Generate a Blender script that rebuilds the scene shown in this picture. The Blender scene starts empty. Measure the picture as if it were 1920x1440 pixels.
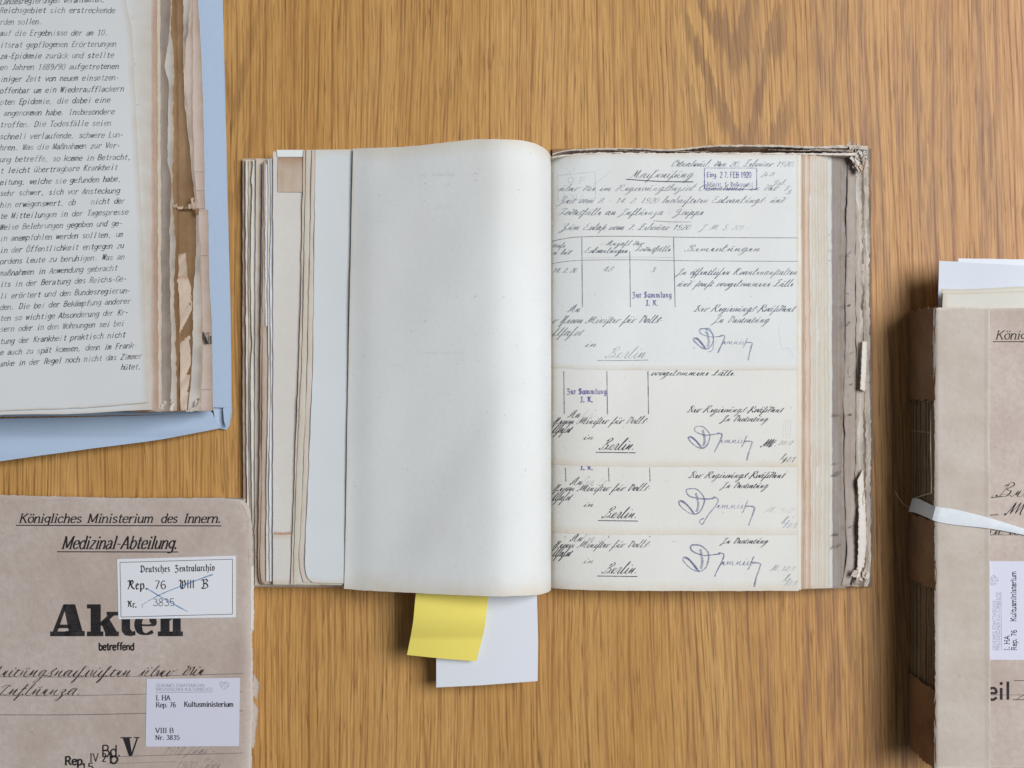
import bpy, math, random
from mathutils import Vector

# ------------------------------------------------------------ camera, light, exposure
H = 0.90            # camera height above the table top (m)
S = 2500.0          # photograph pixels per metre at table level
scn = bpy.context.scene
cam_d = bpy.data.cameras.new('camera'); cam = bpy.data.objects.new('camera', cam_d)
scn.collection.objects.link(cam)
cam.location = (0, 0, H); cam_d.sensor_width = 36; cam_d.lens = 36*H/(1920/S)
cam_d.clip_start = 0.01; cam_d.clip_end = 50
scn.camera = cam

world = bpy.data.worlds.new('World'); scn.world = world; world.use_nodes = True
bg = world.node_tree.nodes['Background']
bg.inputs['Color'].default_value = (0.86, 0.93, 1.0, 1); bg.inputs['Strength'].default_value = 0.11

def area(name, loc, size, power, color):
    d = bpy.data.lights.new(name, 'AREA'); d.shape = 'RECTANGLE'; d.size, d.size_y = size
    d.energy = power; d.color = color
    o = bpy.data.objects.new(name, d); scn.collection.objects.link(o); o.location = loc
    o.rotation_euler = (Vector((0, 0, 0))-Vector(loc)).to_track_quat('-Z', 'Y').to_euler()
    return o
area('window_light', (1.75, 0.6, 2.7), (1.6, 1.6), 114, (0.985, 0.992, 1.0))
scn.view_settings.view_transform = 'Standard'; scn.view_settings.look = 'None'
scn.view_settings.exposure = 0.0; scn.view_settings.gamma = 1.0

# ------------------------------------------------------------ helpers
def P(px, py, z):
    k = (H-z)/H/S
    return ((px-960)*k, (720-py)*k, z)
def lin(r, g, b):
    f = lambda c: (c/255/12.92) if c/255 <= .04045 else ((c/255+.055)/1.055)**2.4
    return (f(r), f(g), f(b), 1)
def pl(pts, t):
    """point at parameter t (0..1 of chord length) on a polyline"""
    L = [0]
    for a, b in zip(pts, pts[1:]): L.append(L[-1]+math.dist(a, b))
    s = t*L[-1]
    for i in range(len(pts)-1):
        if s <= L[i+1] or i == len(pts)-2:
            k = (s-L[i])/max(1e-9, L[i+1]-L[i])
            return tuple(p+(q-p)*k for p, q in zip(pts[i], pts[i+1]))
def smooth(pts, n=6):
    """Catmull-Rom through pts; a doubled point makes a corner"""
    out = []
    m = len(pts)
    for i in range(m-1):
        p0 = pts[max(i-1, 0)]; p1 = pts[i]; p2 = pts[i+1]; p3 = pts[min(i+2, m-1)]
        if p1 == p2: continue
        for k in range(n):
            t = k/n
            out.append(tuple(.5*((2*b)+(-a+c)*t+(2*a-5*b+4*c-d)*t*t+(-a+3*b-3*c+d)*t**3)
                             for a, b, c, d in zip(p0, p1, p2, p3)))
    out.append(pts[-1])
    return out
def interp(tab, x):
    if x <= tab[0][0]: return tab[0][1]
    for (a, fa), (b, fb) in zip(tab, tab[1:]):
        if x <= b:
            t = (x-a)/(b-a); return fa+(fb-fa)*t
    return tab[-1][1]
def spl(tab, n=8):
    return smooth(tab, n)
class N1:
    """1-D value noise"""
    def __init__(s, seed): s.r = random.Random(seed); s.v = [s.r.uniform(-1, 1) for _ in range(1024)]
    def __call__(s, x):
        i = math.floor(x); t = x-i; t = t*t*(3-2*t)
        return s.v[i % 1024]*(1-t)+s.v[(i+1) % 1024]*t
    def f(s, x, o=3):
        return sum(s(x*2**k+17*k)/1.7**k for k in range(o))

ROOT = {}
def link(name, me, mat, parent):
    o = bpy.data.objects.new(name, me); scn.collection.objects.link(o)
    if mat: me.materials.append(mat)
    if parent is not None: o.parent = parent
    return o
def base_of(parent):
    p = parent
    while p is not None and p.parent is not None: p = p.parent
    return p.location if p is not None else Vector((0, 0, 0))
def tag(o, label, cat=None, group=None, kind=None):
    if label: o['label'] = label
    if cat: o['category'] = cat
    if group: o['group'] = group
    if kind: o['kind'] = kind
    return o
def empty(name, loc, label, cat, group=None):
    o = bpy.data.objects.new(name, None); scn.collection.objects.link(o); o.location = loc
    o.empty_display_size = .02
    return tag(o, label, cat, group)
def solid(name, fn, nu, nv, th, mat, parent, age=None, own=False, ang=35):
    """closed sheet: top grid fn(u,v) -> world xyz, thickness th downward (number or fn)"""
    top = [[fn(i/nu, j/nv) for i in range(nu+1)] for j in range(nv+1)]
    base = Vector(top[nv//2][nu//2]) if own else base_of(parent)
    if own: base.z = min(p[2] for r in top for p in r)-(th if isinstance(th, float) else 0)
    V = []; F = []
    W = nu+1; n = W*(nv+1)
    for r in top:
        for p in r: V.append((p[0]-base.x, p[1]-base.y, p[2]-base.z))
    for j, r in enumerate(top):
        for i, p in enumerate(r):
            zb = th[1] if isinstance(th, tuple) else p[2]-(th(i/nu, j/nv) if callable(th) else th)
            V.append((p[0]-base.x, p[1]-base.y, zb-base.z))
    for j in range(nv):
        for i in range(nu):
            a = j*W+i; F.append((a, a+W, a+W+1, a+1)); F.append((n+a, n+a+1, n+a+W+1, n+a+W))
    for i in range(nu):
        F.append((i, i+1, n+i+1, n+i)); a = nv*W+i; F.append((a+1, a, n+a, n+a+1))
    for j in range(nv):
        a = j*W; F.append((a+W, a, n+a, n+a+W)); a = j*W+nu; F.append((a, a+W, n+a+W, n+a))
    me = bpy.data.meshes.new(name); me.from_pydata(V, [], F); me.update()
    at = me.color_attributes.new('age', 'FLOAT_COLOR', 'POINT')
    if not age: at.data.foreach_set('color', [0, 0, 0, 1]*(2*n))
    else:
        vals = []
        for j in range(nv+1):
            for i in range(nu+1):
                v = max(0, min(1, age(i/nu, j/nv))); vals += [v, v, v, 1]
        at.data.foreach_set('color', vals+vals)
    for p in me.polygons: p.use_smooth = True
    me.set_sharp_from_angle(angle=math.radians(ang))
    o = link(name, me, mat, parent)
    if own: o.location = base
    return o
def coons(T, B, L, R, rag=(0, 0, 0, 0), freq=(60, 60, 60, 60), seed=1):
    ns = [N1(seed*7+k) for k in range(4)]
    def fn(u, v):
        t = pl(T, u); b = pl(B, u); l = pl(L, v); r = pl(R, v)
        c00, c10, c01, c11 = T[0], T[-1], B[0], B[-1]
        tu = min(1, 12*u, 12*(1-u)); tv = min(1, 12*v, 12*(1-v))
        t = (t[0], t[1]+rag[0]*ns[0].f(u*freq[0])*tu); b = (b[0], b[1]+rag[1]*ns[1].f(u*freq[1])*tu)
        l = (l[0]+rag[2]*ns[2].f(v*freq[2])*tv, l[1]); r = (r[0]+rag[3]*ns[3].f(v*freq[3])*tv, r[1])
        return tuple((1-v)*t[k]+v*b[k]+(1-u)*l[k]+u*r[k]
                     - ((1-u)*(1-v)*c00[k]+u*(1-v)*c10[k]+(1-u)*v*c01[k]+u*v*c11[k]) for k in (0, 1))
    return fn
def rect(x0, y0, x1, y1):
    return [(x0, y0), (x1, y0)], [(x0, y1), (x1, y1)], [(x0, y0), (x0, y1)], [(x1, y0), (x1, y1)]
def sheet(name, T, B, L, R, zf, mat, parent, nu=10, nv=60, th=.00012, rag=(0, 0, 0, 0), freq=(60, 60, 60, 60),
          seed=1, age=None, own=False, curl=None, ang=35):
    c = coons(T, B, L, R, rag, freq, seed)
    def fn(u, v):
        x, y = c(u, v)
        z = zf(x, y)+(curl(u, v) if curl else 0)
        return P(x, y, z)
    ag = None
    if age:
        w = (max(p[0] for p in R)-min(p[0] for p in L)); h = (max(p[1] for p in B)-min(p[1] for p in T))
        nz = N1(seed+99)
        def ag(u, v):
            m = 0
            for k, d in enumerate((v*h, (1-v)*h, u*w, (1-u)*w)):
                if age[k]: m = max(m, 1-d/(age[k]*(1+.35*nz.f((u if k < 2 else v)*7))))
            return max(0, m)
    return solid(name, fn, nu, nv, th, mat, parent, ag, own, ang)

# ------------------------------------------------------------ materials
def mat_new(name):
    m = bpy.data.materials.new(name); m.use_nodes = True
    nt = m.node_tree; return m, nt, nt.nodes['Principled BSDF']
def nd(nt, t, **k):
    n = nt.nodes.new(t)
    for a, b in k.items():
        if a.startswith('i_'): n.inputs[a[2:].replace('_', ' ')].default_value = b
        else: setattr(n, a, b)
    return n
def mapping(nt, sc, loc=(0, 0, 0), src='Object'):
    tc = nd(nt, 'ShaderNodeTexCoord'); mp = nd(nt, 'ShaderNodeMapping')
    mp.inputs['Scale'].default_value = sc; mp.inputs['Location'].default_value = loc
    nt.links.new(tc.outputs[src], mp.inputs['Vector']); return mp.outputs['Vector']
def noise(nt, vec, scale, detail=3, rough=.55, dist=0):
    n = nd(nt, 'ShaderNodeTexNoise'); n.inputs['Scale'].default_value = scale
    n.inputs['Detail'].default_value = detail; n.inputs['Roughness'].default_value = rough
    n.inputs['Distortion'].default_value = dist
    nt.links.new(vec, n.inputs['Vector']); return n.outputs['Fac']
def ramp(nt, fac, stops):
    r = nd(nt, 'ShaderNodeMapRange'); r.clamp = True
    r.inputs['From Min'].default_value, r.inputs['From Max'].default_value = stops[0], stops[1]
    r.inputs['To Min'].default_value, r.inputs['To Max'].default_value = stops[2], stops[3]
    nt.links.new(fac, r.inputs['Value']); return r.outputs['Result']
def math_(nt, op, a, b=None, c=None):
    n = nd(nt, 'ShaderNodeMath'); n.operation = op
    for k, v in enumerate((a, b, c)):
        if v is None: continue
        if isinstance(v, (int, float)): n.inputs[k].default_value = v
        else: nt.links.new(v, n.inputs[k])
    return n.outputs[0]
def mixc(nt, fac, a, b, mode='MIX'):
    n = nd(nt, 'ShaderNodeMix'); n.data_type = 'RGBA'; n.blend_type = mode
    for k, v in ((0, fac), (6, a), (7, b)):
        if isinstance(v, (int, float, tuple)): n.inputs[k].default_value = v
        else: nt.links.new(v, n.inputs[k])
    return n.outputs[2]

def paper(name, col, stain=None, amt=.35, aged=None, rough=.82, fibre=.25, mottle=9.0, streak=None, bump=.25,
          speck=0.0, crease=0.0):
    m, nt, b = mat_new(name)
    stain = stain or tuple(c*.82 for c in col[:3])+(1,)
    aged = aged or lin(196, 168, 132)
    v = mapping(nt, (1, 1, 1)); n1 = noise(nt, v, mottle, 4, .6)
    c = mixc(nt, ramp(nt, n1, (.42, .72, 0, amt)), col, stain)
    n2 = noise(nt, v, 240, 4, .65); c = mixc(nt, ramp(nt, n2, (.3, .75, 0, fibre)), c, stain)
    if streak:
        v2 = mapping(nt, streak); n3 = noise(nt, v2, 1, 4, .6)
        c = mixc(nt, ramp(nt, n3, (.45, .75, 0, .5)), c, stain)
    if speck:
        n4 = noise(nt, v, 420, 2, .5); n5 = noise(nt, v, 60, 2, .5)
        f = math_(nt, 'MULTIPLY', ramp(nt, n4, (.68, .74, 0, speck)), ramp(nt, n5, (.5, .6, 0, 1)))
        c = mixc(nt, f, c, tuple(x*.3 for x in col[:3])+(1,))
    a = nd(nt, 'ShaderNodeVertexColor'); a.layer_name = 'age'
    sep = nd(nt, 'ShaderNodeSeparateColor'); nt.links.new(a.outputs['Color'], sep.inputs[0])
    g = math_(nt, 'MULTIPLY', sep.outputs[0], ramp(nt, noise(nt, v, 55, 4, .65), (.3, .7, .45, 1.0)))
    c = mixc(nt, math_(nt, 'MULTIPLY', g, .75), c, aged)
    nt.links.new(c, b.inputs['Base Color'])
    b.inputs['Roughness'].default_value = rough; b.inputs['Specular IOR Level'].default_value = .25
    bp = nd(nt, 'ShaderNodeBump'); bp.inputs['Strength'].default_value = bump; bp.inputs['Distance'].default_value = .0004
    h = n2
    if crease:
        n6 = noise(nt, mapping(nt, (1, 1, 1)), 22, 6, .6, .6)
        h = math_(nt, 'ADD', n2, math_(nt, 'MULTIPLY', math_(nt, 'ABSOLUTE', math_(nt, 'SUBTRACT', n6, .5)), crease))
    nt.links.new(h, bp.inputs['Height']); nt.links.new(bp.outputs['Normal'], b.inputs['Normal'])
    return m
def ink(name, col, dens=.9, grain=.5, rough=.7):
    m, nt, b = mat_new(name)
    b.inputs['Base Color'].default_value = col; b.inputs['Roughness'].default_value = rough
    b.inputs['Specular IOR Level'].default_value = .2
    v = mapping(nt, (1, 1, 1)); n = noise(nt, v, 900, 3, .6); n2 = noise(nt, v, 70, 2, .5)
    a = nd(nt, 'ShaderNodeVertexColor'); a.layer_name = 'age'
    sep = nd(nt, 'ShaderNodeSeparateColor'); nt.links.new(a.outputs['Color'], sep.inputs[0])
    f = math_(nt, 'MULTIPLY', ramp(nt, n, (.3, .6, 1-grain, 1)), ramp(nt, n2, (.35, .6, 1-grain*.5, 1)))
    f = math_(nt, 'MULTIPLY', f, math_(nt, 'MULTIPLY', sep.outputs[0], dens))
    nt.links.new(f, b.inputs['Alpha'])
    return m

def wood():
    m, nt, b = mat_new('oak_veneer')
    px = 1/S
    # distance-like field that makes the flame (cathedral) figure right of centre
    tc = nd(nt, 'ShaderNodeTexCoord'); sp = nd(nt, 'ShaderNodeSeparateXYZ'); nt.links.new(tc.outputs['Object'], sp.inputs[0])
    X, Y = sp.outputs[0], sp.outputs[1]
    def sub_(a, b): return math_(nt, 'SUBTRACT', a, b)
    def mul(a, b): return math_(nt, 'MULTIPLY', a, b)
    def add(a, b): return math_(nt, 'ADD', a, b)
    # grain leans and drifts a little
    drift = noise(nt, mapping(nt, (5, 1.6, 1), (4, 2, 0)), 1, 2, .5)
    wx = add(X, mul(sub_(drift, .5), .025))
    wx = add(wx, mul(mul(Y, .035), ramp(nt, X, (0, .2, 0, 1))))
    cb = nd(nt, 'ShaderNodeCombineXYZ'); nt.links.new(wx, cb.inputs[0]); nt.links.new(Y, cb.inputs[1])
    def st(sx, sy, detail=3, rough=.6, off=0, dist=0):
        mp = nd(nt, 'ShaderNodeMapping'); mp.inputs['Scale'].default_value = (sx, sy, 1)
        mp.inputs['Location'].default_value = (off, off*1.3, 0)
        nt.links.new(cb.outputs[0], mp.inputs['Vector']); return noise(nt, mp.outputs[0], 1, detail, rough, dist)
    def field(x0, k, sx, warp, seed, per, lo, hi, wid, yoff, y0, y1, curve=0.0):
        zig = st(sx, 10, 3, .65, seed); wob = noise(nt, mapping(nt, (14, 5, 1), (seed*2, 1.7, 0)), 1, 2, .5)
        dx = add(sub_(wx, x0), mul(sub_(wob, .5), .03))
        adx = math_(nt, 'SQRT', add(mul(dx, dx), .00004))
        f = add(sub_(Y, mul(adx, k)), mul(sub_(zig, .5), warp))
        f = add(f, mul(sub_(noise(nt, mapping(nt, (60, 8, 1), (seed, 9, 0)), 1, 1, .5), .5), .06))
        ph = math_(nt, 'FRACT', math_(nt, 'DIVIDE', add(f, yoff), per))
        band = mul(ramp(nt, ph, (lo, lo+.12, 0, 1)), ramp(nt, ph, (hi, hi+.06, 1, 0)))
        return mul(mul(band, ramp(nt, adx, (wid*.6, wid, 1, 0))), ramp(nt, Y, (y0, y1, 0, 1)))
    cath = field((1400-960)*px, 3.0, 260, .065, 3.1, .066, .38, .84, .052, .012, .13, .19)
    cath3 = field((425-960)*px, 4.0, 200, .05, 12.3, .09, .4, .75, .03, .05, .1, .15)
    broad = st(16, 1.0, 3, .5); mid = st(70, 1.6, 3, .55, 5)
    fine = st(700, 26, 3, .7, 3); dash = st(260, 20, 2, .6, 13); pore = st(640, 34, 2, .5, 7)
    def lines(freq, nx, ny, amt, w, off):
        ph = math_(nt, 'FRACT', add(mul(wx, freq), mul(st(nx, ny, 3, .6, off), amt)))
        return ramp(nt, math_(nt, 'ABSOLUTE', sub_(ph, .5)), (w*.2, w, 1, 0))
    l1 = lines(205, 38, 3.0, 3.2, .20, 17); l2 = lines(390, 60, 6.0, 3.0, .24, 27); l3 = lines(92, 22, 1.6, 3.0, .10, 37)
    dd = ramp(nt, dash, (.38, .58, .22, 1)); lv = ramp(nt, st(45, 2.5, 2, .5, 43), (.38, .6, .3, 1))
    c = mixc(nt, ramp(nt, broad, (.32, .68, 0, 1)), lin(207, 162, 99), lin(195, 148, 83))
    c = mixc(nt, ramp(nt, mid, (.42, .72, 0, .35)), c, lin(170, 122, 68))
    c = mixc(nt, ramp(nt, fine, (.44, .68, 0, .44)), c, lin(148, 102, 56))
    c = mixc(nt, ramp(nt, fine, (.46, .25, 0, .35)), c, lin(224, 183, 125))
    c = mixc(nt, mul(mul(l2, dd), .42), c, lin(142, 96, 50))
    c = mixc(nt, mul(mul(mul(l1, dd), lv), .56), c, lin(126, 84, 42))
    c = mixc(nt, mul(mul(l3, ramp(nt, dash, (.3, .5, .4, 1))), .50), c, lin(120, 78, 42))
    pf = mul(ramp(nt, pore, (.60, .68, 0, 1)), dd)
    c = mixc(nt, mul(pf, .6), c, lin(112, 74, 40))
    # golden on the left, greyer pink toward the right hand edge
    c = mixc(nt, ramp(nt, X, (.14, .40, 0, .9)), c, mixc(nt, 1.0, c, (.98, .93, 1.22, 1), 'MULTIPLY'))
    wide = st(38, 1.1, 2, .5, 31)
    c = mixc(nt, mul(mul(ramp(nt, math_(nt, 'ABSOLUTE', sub_(wide, .5)), (.012, .05, 1, 0)), ramp(nt, X, (.1, .2, 0, .55))), dd), c, lin(136, 98, 78))
    cs = mul(math_(nt, 'MAXIMUM', cath, mul(cath3, .6)), ramp(nt, fine, (.25, .6, .7, 1)))
    c = mixc(nt, mul(cs, .60), c, lin(124, 88, 60))
    nt.links.new(c, b.inputs['Base Color'])
    b.inputs['Roughness'].default_value = .5; b.inputs['Specular IOR Level'].default_value = .3
    hgt = math_(nt, 'MULTIPLY', math_(nt, 'MAXIMUM', mul(l1, dd), pf), -.8)
    bp = nd(nt, 'ShaderNodeBump'); bp.inputs['Strength'].default_value = .35; bp.inputs['Distance'].default_value = .0003
    nt.links.new(hgt, bp.inputs['Height']); nt.links.new(bp.outputs['Normal'], b.inputs['Normal'])
    return m

M = {}
M['wood'] = wood()
M['page'] = paper('page_paper', speck=.35, col=lin(229, 229, 226), stain=lin(217, 214, 206), aged=lin(212, 196, 172), mottle=7, amt=.6, fibre=.2, bump=.3, crease=.8)
M['coolpage'] = paper('cool_white_page_paper', lin(227, 229, 229), lin(215, 215, 211), aged=lin(212, 198, 176), mottle=7, amt=.6, fibre=.2, bump=.3, crease=.8, speck=.35)
M['typed'] = paper('typed_page_paper', lin(218, 221, 223), lin(206, 207, 206), aged=lin(196, 180, 158), mottle=7, amt=.5, fibre=.12, bump=.12)
M['cool'] = paper('bluish_grey_paper', lin(211, 216, 219), lin(202, 204, 204), aged=lin(205, 192, 172), mottle=6, amt=.4, fibre=.1, bump=.1)
M['cream'] = paper('cream_paper', lin(214, 212, 205), lin(200, 196, 184), aged=lin(190, 172, 146), mottle=12)
M['pale'] = paper('pale_grey_paper', lin(216, 212, 207), lin(202, 194, 186), aged=lin(198, 172, 142), mottle=12)
M['tan'] = paper('tan_paper', lin(204, 188, 172), lin(180, 156, 134), aged=lin(160, 118, 82), mottle=20, streak=(300, 12, 1), amt=.6)
M['peach'] = paper('peach_paper', lin(214, 197, 181), lin(196, 172, 150), aged=lin(170, 128, 92), mottle=20, streak=(260, 10, 1))
M['brown'] = paper('brown_wrapping_paper', lin(166, 136, 104), lin(128, 98, 68), aged=lin(110, 80, 52), mottle=18, streak=(260, 8, 1), amt=.7, bump=.5)
M['greypaper'] = paper('grey_worn_paper', lin(166, 161, 162), lin(138, 131, 130), aged=lin(140, 124, 108), mottle=16, streak=(240, 10, 1), amt=.7, bump=.6, speck=.5, crease=3)
M['greybrown'] = paper('grey_brown_worn_paper', lin(174, 165, 157), lin(138, 125, 114), aged=lin(128, 106, 84), mottle=20, streak=(240, 10, 1), amt=.8, bump=.7, speck=.5, crease=3)
M['pinkgrey'] = paper('pinkish_card', lin(206, 192, 184), lin(188, 170, 160), aged=lin(160, 132, 104), mottle=14)
M['cover'] = paper('grey_brown_cover_card', lin(199, 187, 179), lin(174, 156, 146), aged=lin(200, 190, 180), mottle=16, amt=.8, fibre=.6, bump=.8, speck=.5, crease=3)
M['cover2'] = paper('light_cover_card', lin(197, 188, 179), lin(182, 168, 156), aged=lin(232, 224, 214), mottle=22, amt=.8, fibre=.45, bump=.7, speck=.35, crease=4)
M['spine'] = paper('brown_spine_paper', lin(150, 120, 92), lin(112, 84, 60), aged=lin(90, 64, 44), mottle=26, amt=.8, bump=.8, crease=4)
M['fold'] = paper('folded_section_paper', lin(156, 134, 108), lin(120, 96, 72), aged=lin(90, 66, 46), mottle=30, streak=(20, 20, 500), amt=.8)
M['blue'] = paper('blue_card', lin(180, 199, 222), lin(172, 192, 217), aged=lin(150, 172, 206), mottle=8, amt=.5, fibre=.25, bump=.35, crease=1.2)
M['yellow'] = paper('yellow_note_paper', lin(238, 222, 112), lin(232, 212, 98), aged=lin(225, 205, 90), mottle=5, amt=.2, fibre=.05, bump=.05)
M['white'] = paper('white_slip_paper', lin(226, 230, 238), lin(220, 225, 234), aged=lin(210, 210, 210), mottle=5, amt=.2, fibre=.05, bump=.05)
M['label'] = paper('white_label_paper', lin(226, 228, 234), lin(218, 220, 226), aged=lin(205, 205, 205), mottle=8, amt=.2, fibre=.06, bump=.08)
M['label2'] = paper('lilac_white_label_paper', lin(212, 212, 228), lin(206, 206, 222), aged=lin(205, 205, 205), mottle=8, amt=.2, fibre=.06, bump=.08)
M['bluewhite'] = paper('bluish_white_paper', lin(212, 218, 228), lin(204, 210, 222), mottle=6, amt=.2, fibre=.05, bump=.05)
M['tape'] = paper('cotton_tape', lin(222, 227, 232), lin(205, 210, 216), mottle=40, fibre=.5, bump=.5, streak=(60, 900, 1))
M['thread'] = paper('linen_thread', lin(200, 188, 166), lin(150, 134, 110), mottle=200)
M['tissue'] = paper('repair_strip', lin(230, 233, 232), lin(222, 226, 226), mottle=30)
I = {}
I['black'] = ink('black_printing_ink', lin(34, 33, 38), .97, .25)
I['type'] = ink('typewriter_ink', lin(38, 40, 52), .95, .5)
I['pen'] = ink('iron_gall_ink', lin(44, 48, 66), .92, .5)
I['penpale'] = ink('faded_iron_gall_ink', lin(84, 92, 112), .85, .55)
I['brownink'] = ink('brown_black_ink', lin(38, 30, 32), .95, .3)
I['purple'] = ink('purple_stamp_ink', lin(84, 70, 158), .9, .55)
I['pencil'] = ink('blue_grey_pencil', lin(112, 118, 158), .8, .7)
I['lead'] = ink('graphite_pencil', lin(110, 108, 112), .7, .8)
I['bluepencil'] = ink('blue_crayon', lin(64, 124, 186), .85, .7)
I['greyprint'] = ink('grey_printing_ink', lin(150, 150, 168), .8, .5)
I['rule'] = ink('ruling_ink', lin(92, 86, 92), .8, .4)
I['crack'] = ink('dirt', lin(60, 48, 40), .6, .6)
# ------------------------------------------------------------ lettering (own stroke alphabets)
def G(adv, *st): return (adv, [parse(s) for s in st])
def parse(s):
    k = s[0]; pts = [tuple(float(c) for c in p.split(',')) for p in s[1:].split()]
    return (k, pts)
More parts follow.
